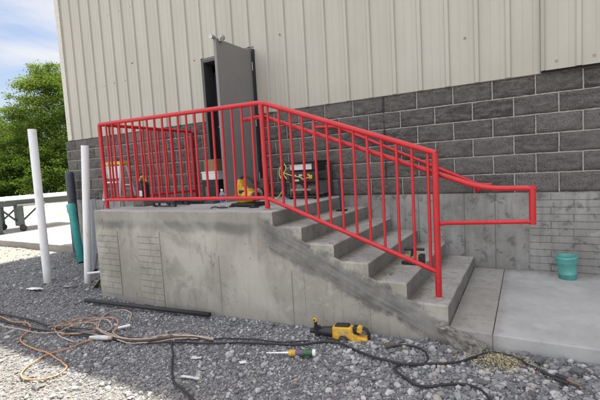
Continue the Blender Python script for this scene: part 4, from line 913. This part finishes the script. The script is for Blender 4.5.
b = MB(); b.tube([HT(.285, 0, .02), HT(.29, 0, -.01)], [.014, .009], 10); b.tube([HT(.238, .0, .13), HT(.27, 0, .12), HT(.292, 0, .08), HT(.282, 0, .04)], .013, 10); b.build('rear_grip', 'black', hdm)
tool_prism([(.185, .058), (.20, .056), (.215, .10), (.195, .095)], -.012, .012, .004, 'trigger', 'rubber', hdm)
tool_prism([(.02, .075), (.12, .068), (.125, .10), (.025, .106)], -.0395, -.0375, .0006, 'badge', 'cream', hdm)
tool_prism([(-.005, .126), (.13, .134), (.12, .150), (.01, .143)], -.03, .03, .006, 'top_plate', 'black', hdm)
# sealant tube
sx0, sx1 = Vector(G(.52, -2.39, .045)), Vector(G(.905, -2.265, .045)); d_ = (sx1-sx0)
se = empty('sealant_tube', tuple(sx0.lerp(sx1, .5)-Vector((0, 0, .03))), 'sealant tube with long pale nozzle, coloured bands and white cap on the gravel', 'tube')
S = lambda t: sx0.lerp(sx1, t)
MB().tube([S(0), S(.25), S(.46)], [.006, .008, .012], 10).build('nozzle', 'galv', se)
MB().tube([S(.46), S(.47), S(.60)], [.018, .024, .025], 16).build('front_band', 'yellow', se)
MB().tube([S(.601), S(.74)], [.0245, .0245], 16).build('middle_band', 'purple', se)
MB().tube([S(.741), S(.94)], [.0250, .0250], 16).build('rear_band', 'green', se)
MB().tube([S(.94), S(.95), S(1)], [.027, .028, .026], 16).build('cap', 'white', se)
# welding clamp
cp = empty('welding_clamp', G(2.55, -2.10, .02), 'black and brass welding clamp at the end of the longest black cable', 'clamp')
a = Vector(G(2.50, -2.066, .035)); b = Vector(G(2.63, -2.13, .035)); MB().tube([a, a.lerp(b, .45)], [.014, .017], 10).build('handle', 'rubber', cp)
MB().tube([a.lerp(b, .45), b], [.012, .007], 8).build('jaw', 'wood', cp)
MB().tube([a.lerp(b, .5)+Vector((0, -.03, -.005)), a+Vector((-.01, -.035, -.005))], [.010, .012], 8).build('lower_handle', 'rubber', cp)
mb = MB().tube([G(1.39, -2.01, .03), G(1.43, -1.995, .045), G(1.455, -1.99, .05)], [.020, .024, .014], 10); rock(mb, G(1.40, -1.98, .03), (.03, .02, .02), 3., 2); top(mb, 'hose_fitting', 'brown_wrap', 'stubby brown hose fitting at the start of the short cable loop', 'fitting')
# scraps
def scrap(x, y, lx, ly, lz, rotz, mat, lab, name='scrap', dz=.02):
    mb = MB(); bm = bmesh.new(); bmesh.ops.create_grid(bm, x_segments=6, y_segments=4, size=.5); r_ = Matrix.Rotation(rotz, 3, 'Z'); z0 = float(gz(x, y))+dz
    vs = [r_ @ Vector((v.co.x*lx*(1+.3*float(vnoise(v.co.y*3+x, 1, 1, 2))), v.co.y*ly*(1+.5*float(vnoise(v.co.x*3, x, y, 2))), lz*(1.2*float(vnoise(v.co.x+x*3, v.co.y+y, 1, 2.2))+.4))) + Vector((x, y, z0)) for v in bm.verts]
    n = len(vs); bm.verts.index_update(); fs = [[v.index for v in f.verts] for f in bm.faces]; low = [v-Vector((0, 0, .004)) for v in vs]
    mb.add(vs, fs, 0, True); mb.add(low, [f[::-1] for f in fs]); 
    bd = [e for e in bm.edges if e.is_boundary]; mb.add(vs+low, [(e.verts[0].index, e.verts[1].index, e.verts[1].index+n, e.verts[0].index+n) for e in bd]); bm.free()
    return top(mb, name, mat, lab, 'scrap')
scrap(-3.825, -1.97, .26, .10, .03, .1, 'white', 'folded white card lying on the gravel left of the tall white pipe foot', 'paper_scrap')
scrap(.163, -2.88, .15, .03, .012, .15, 'pale_paper', 'long pale sliver lying beside the branching black cable in the foreground', 'paper_scrap')
scrap(-3.45, -1.66, .22, .05, .03, .5, 'slab_tan', 'tan concrete sliver on the gravel beside the leaning white pipe', 'concrete_sliver')
scrap(-.02, -2.62, .09, .04, .02, .3, 'pale_paper', 'small rounded pale scrap on gravel above the long sliver', 'paper_scrap')
scrap(.385, -2.53, .05, .035, .012, .9, 'white', 'tiny white chip on the gravel left of the sealant tube', 'paper_scrap')

# ================================================================= YARD: machine table, dirt, trees
tr = empty('conveyor_table', (-11.4, 2.4, -1.035), 'grey green steel conveyor table with white top standing in the sunlit yard', 'table')
for x in (-10.95, -12.15): MB().box(x-.04, x+.04, .55, 5.2, -.26, -.08, bev=.006).build('side_beam', 'tgreen', tr)
for y in (.7, 2.2, 3.7, 5.1): MB().box(-12.11, -10.99, y-.03, y+.03, -.24, -.12, bev=.004).build('crossbar', 'tgreen', tr)
MB().box(-12.35, -10.72, .4, 3.4, -.078, -.045, bev=.01).build('table_top', 'white', tr)
MB().tube([(-10.80, .3, .02), (-10.80, 5.3, .02)], .022, 8).build('guide_rail', 'galv', tr)
for y in (.8, 2.9, 5.0): MB().tube([(-10.80, y, -.1), (-10.80, y, .02)], .014, 8).build('rail_stud', 'galv', tr)
MB().box(-11.05, -10.86, 1.15, 1.95, -.30, -.21, bev=.006).build('motor_box', 'steel', tr)
for x in (-10.95, -12.15):
    for y, wheel in ((.62, False), (1.22, True), (4.6, True)):
        z0 = -1.035+(.17 if wheel else 0)
        l = MB().box(x-.10, x+.10, y-.09, y+.09, z0, -.262, bev=.006).build('leg', 'tgreen', tr)
        if wheel:
            w = MB().lathe([(0, -.03), (.08, -.03), (.098, -.02), (.098, .02), (.08, .03), (0, .03)], (x+.12, y+.02, -.935), 20, axis=(1, 0, 0)).build('wheel', 'rubber'); w.parent = l
            w = MB().box(x-.005, x+.05, y-.03, y+.05, -.90, -.84, bev=.004).build('fork', 'steel'); w.parent = l
        else:
            w = MB().box(x-.13, x+.13, y-.12, y+.12, -1.035, -1.015, bev=.004).build('foot_plate', 'tgreen'); w.parent = l
for a, b in (((-10.95, .70, -.27), (-10.95, 1.14, -.72)), ((-10.95, 1.85, -.27), (-10.95, 1.31, -.72)), ((-12.15, .70, -.27), (-12.15, 1.14, -.72)), ((-12.15, 1.85, -.27), (-12.15, 1.31, -.72))):
    MB().tube([a, b], .03, 4, smooth=False).build('brace', 'tgreen', tr)
mb = MB().tube(smooth_path([(-10.9, 1.15, -.25), (-10.86, 1.22, -.45), (-10.88, 1.18, -.58), (-10.86, 1.32, -.70)]), .012, 8); mb.build('hose', 'teal', tr)
# dirt heap
gxn = 26; n = 26; u = np.linspace(-1, 1, n); UX, UY = np.meshgrid(u, u); rr_ = np.sqrt(UX**2+UY**2)
HZ = np.clip(1-rr_, 0, 1)**1.1*.55 + vnoise(UX, UY, 0, 4)*.22*np.clip(1-rr_, 0, 1)*2
pv = np.stack([UX*2.6-14.6, UY*2.8+7.2, HZ-1.04], -1).reshape(-1, 3); qi = np.arange(n*n).reshape(n, n); qi = np.stack([qi[:-1, :-1], qi[:-1, 1:], qi[1:, 1:], qi[1:, :-1]], -1).reshape(-1, 4)
rt = qi[(rr_.reshape(-1)[qi] < 1.02).any(1)]
tag(np_mesh('dirt_heap', pv, rt, 'dirt', False), 'low heap of tan dirt and rubble at the back of the yard', 'dirt heap')

def tree(name, x, y, z, h, rad, n, label, mat='leaf', squash=1., group=None, low=.22, leaf=.105, seed=0):
    r = np.random.default_rng(seed+11); rd = random.Random(seed)
    root = empty(name, (x, y, z), label, 'tree' if 'tree' in name else 'shrub', group)
    tk = MB(); lean = rd.uniform(-.4, .4)
    if h > 5: tk.tube([(x, y, z-.2), (x+lean*.3, y, z+h*.3), (x+lean, y+.2, z+h*.8)], [h*.028, h*.02, h*.006], 10)
    limbs = []
    nb = 9 if h > 5 else 6
    for k in range(nb):
        a = k*2.4+rd.random(); zz = z+h*(.2+.6*k/nb) if h > 5 else z; L = rad*rd.uniform(.55, .9)*(1-.4*k/nb)
        b0 = Vector((x+lean*.3, y, zz)); b1 = b0+Vector((math.cos(a)*L, math.sin(a)*L, L*.7 if h > 5 else h*.6)); limbs.append(b1)
        tk.tube([b0, b0.lerp(b1, .5)+Vector((0, 0, .2)), b1], [h*.009+.01, h*.006+.006, .012], 6)
    tk.build('trunk', 'bark', root)
    # leaf clumps
    nc = int(n/130); ang = r.uniform(0, 6.283, nc); hh = r.random(nc)**.85; zc = low+(1-low)*hh
    shoot = rad*.35*np.abs(np.sin(ang*3.1+seed))*(hh > .75)
    prof = np.sin(np.clip((zc-low*.6)/(1-low*.6), 0, 1)**.75*np.pi)**.6*.95+.1
    rr2 = rad*prof*np.sqrt(r.uniform(.12, 1, nc))*r.uniform(.75, 1.12, nc)
    cc = np.stack([x+lean*zc+rr2*np.cos(ang), y+rr2*np.sin(ang)*squash, z+h*(zc*.93)+shoot*r.random(nc)], -1); cs_ = rad*r.uniform(.05, .16, nc)
    ci = r.integers(0, nc, n); p = cc[ci]+np.clip(r.normal(0, 1, (n, 3)), -1.7, 1.7)*cs_[ci][:, None]*np.array([1, 1, .55])
    nrm = r.normal(0, 1, (n, 3))+np.array([0, 0, .9]); nrm /= np.linalg.norm(nrm, axis=1)[:, None]
    t_ = np.cross(nrm, r.normal(0, 1, (n, 3))); t_ /= np.linalg.norm(t_, axis=1)[:, None]; b_ = np.cross(nrm, t_)
    s_ = leaf*r.uniform(.5, 1.15, n)[:, None]
    V = np.stack([p-t_*s_, p-b_*s_*.45+nrm*s_*.1, p+t_*s_, p+b_*s_*.45+nrm*s_*.1], 1).reshape(-1, 3)
    tone = np.clip(r.normal(.5, .2, n)+(r.random(nc)-.5)[ci]*.9, 0, 1)
    np_mesh('crown', V, np.arange(4*n).reshape(n, 4), mat, False, np.repeat(tone, 4), root)
    return root
_C = Vector((2.3618, -4.903)); _fw = Vector((-.4994, .8664)); _rt = Vector((.8664, .4994))
def place(depth, lat): p = _C+_fw*depth+_rt*lat; return p.x, p.y
TS = [  # depth, lateral/depth, height, radius, leaves, material, label
 ('leafy_tree', 34, -.598, 11.0, 3.8, 52000, 'leaf', 'tallest bright green tree, its crown touching the siding corner'),
 ('leafy_tree', 37, -.75, 7.4, 3.2, 24000, 'leaf', 'lower bright tree at the left edge of the view with sky above it'),
 ('leafy_tree', 40, -.66, 8.0, 3.6, 24000, 'leaf_dark', 'darker tree standing behind the two bright ones'),
 ('leafy_tree', 31, -.69, 4.6, 2.3, 20000, 'leaf', 'short bushy tree in front of the bright trees, above the table'),
 ('leafy_tree', 38, -.84, 8.4, 4.0, 14000, 'leaf', 'tree just beyond the left edge of the view'),
 ('leafy_tree', 33, -.53, 9.5, 3.8, 14000, 'leaf_dark', 'dark tree close behind the corner of the warehouse'),
]
for i, (nm, dp, lt, h, rd_, n, mt, lab) in enumerate(TS):
    x, y = place(dp, lt*dp); tree(nm, x, y, -1.15, h, rd_, n, lab, mt, group='trees beyond the yard', seed=i*5+1)
SH = [(29, -.78, 3.0, 2.4, 'dense dark shrub at the far left behind the table'), (29.5, -.70, 3.4, 2.5, 'dense dark shrub behind the tall white pipe'),
      (29, -.62, 3.6, 2.6, 'dense dark shrub between the tall white pipe and the bollard'), (31, -.55, 3.6, 2.6, 'dense dark shrub next to the warehouse corner')]
for i, (dp, lt, h, rd_, lab) in enumerate(SH):
    x, y = place(dp, lt*dp); tree('shrub', x, y, -1.15, h, rd_, 9000, lab, 'leaf_dark', group='shrubs at the foot of the trees', low=.05, leaf=.12, seed=100+i)
for i in range(12):       # the wood goes on out of the frame
    dp = 46+random.uniform(-2, 6); lt = -1.35+i*.078; x, y = place(dp, lt*dp); tree('leafy_tree', x, y, -1.15, random.uniform(6.2, 7.6), 4.2, 7000, 'low dark tree in the far row behind the others', 'leaf_dark', group='far row of dark trees', leaf=.24, seed=200+i)
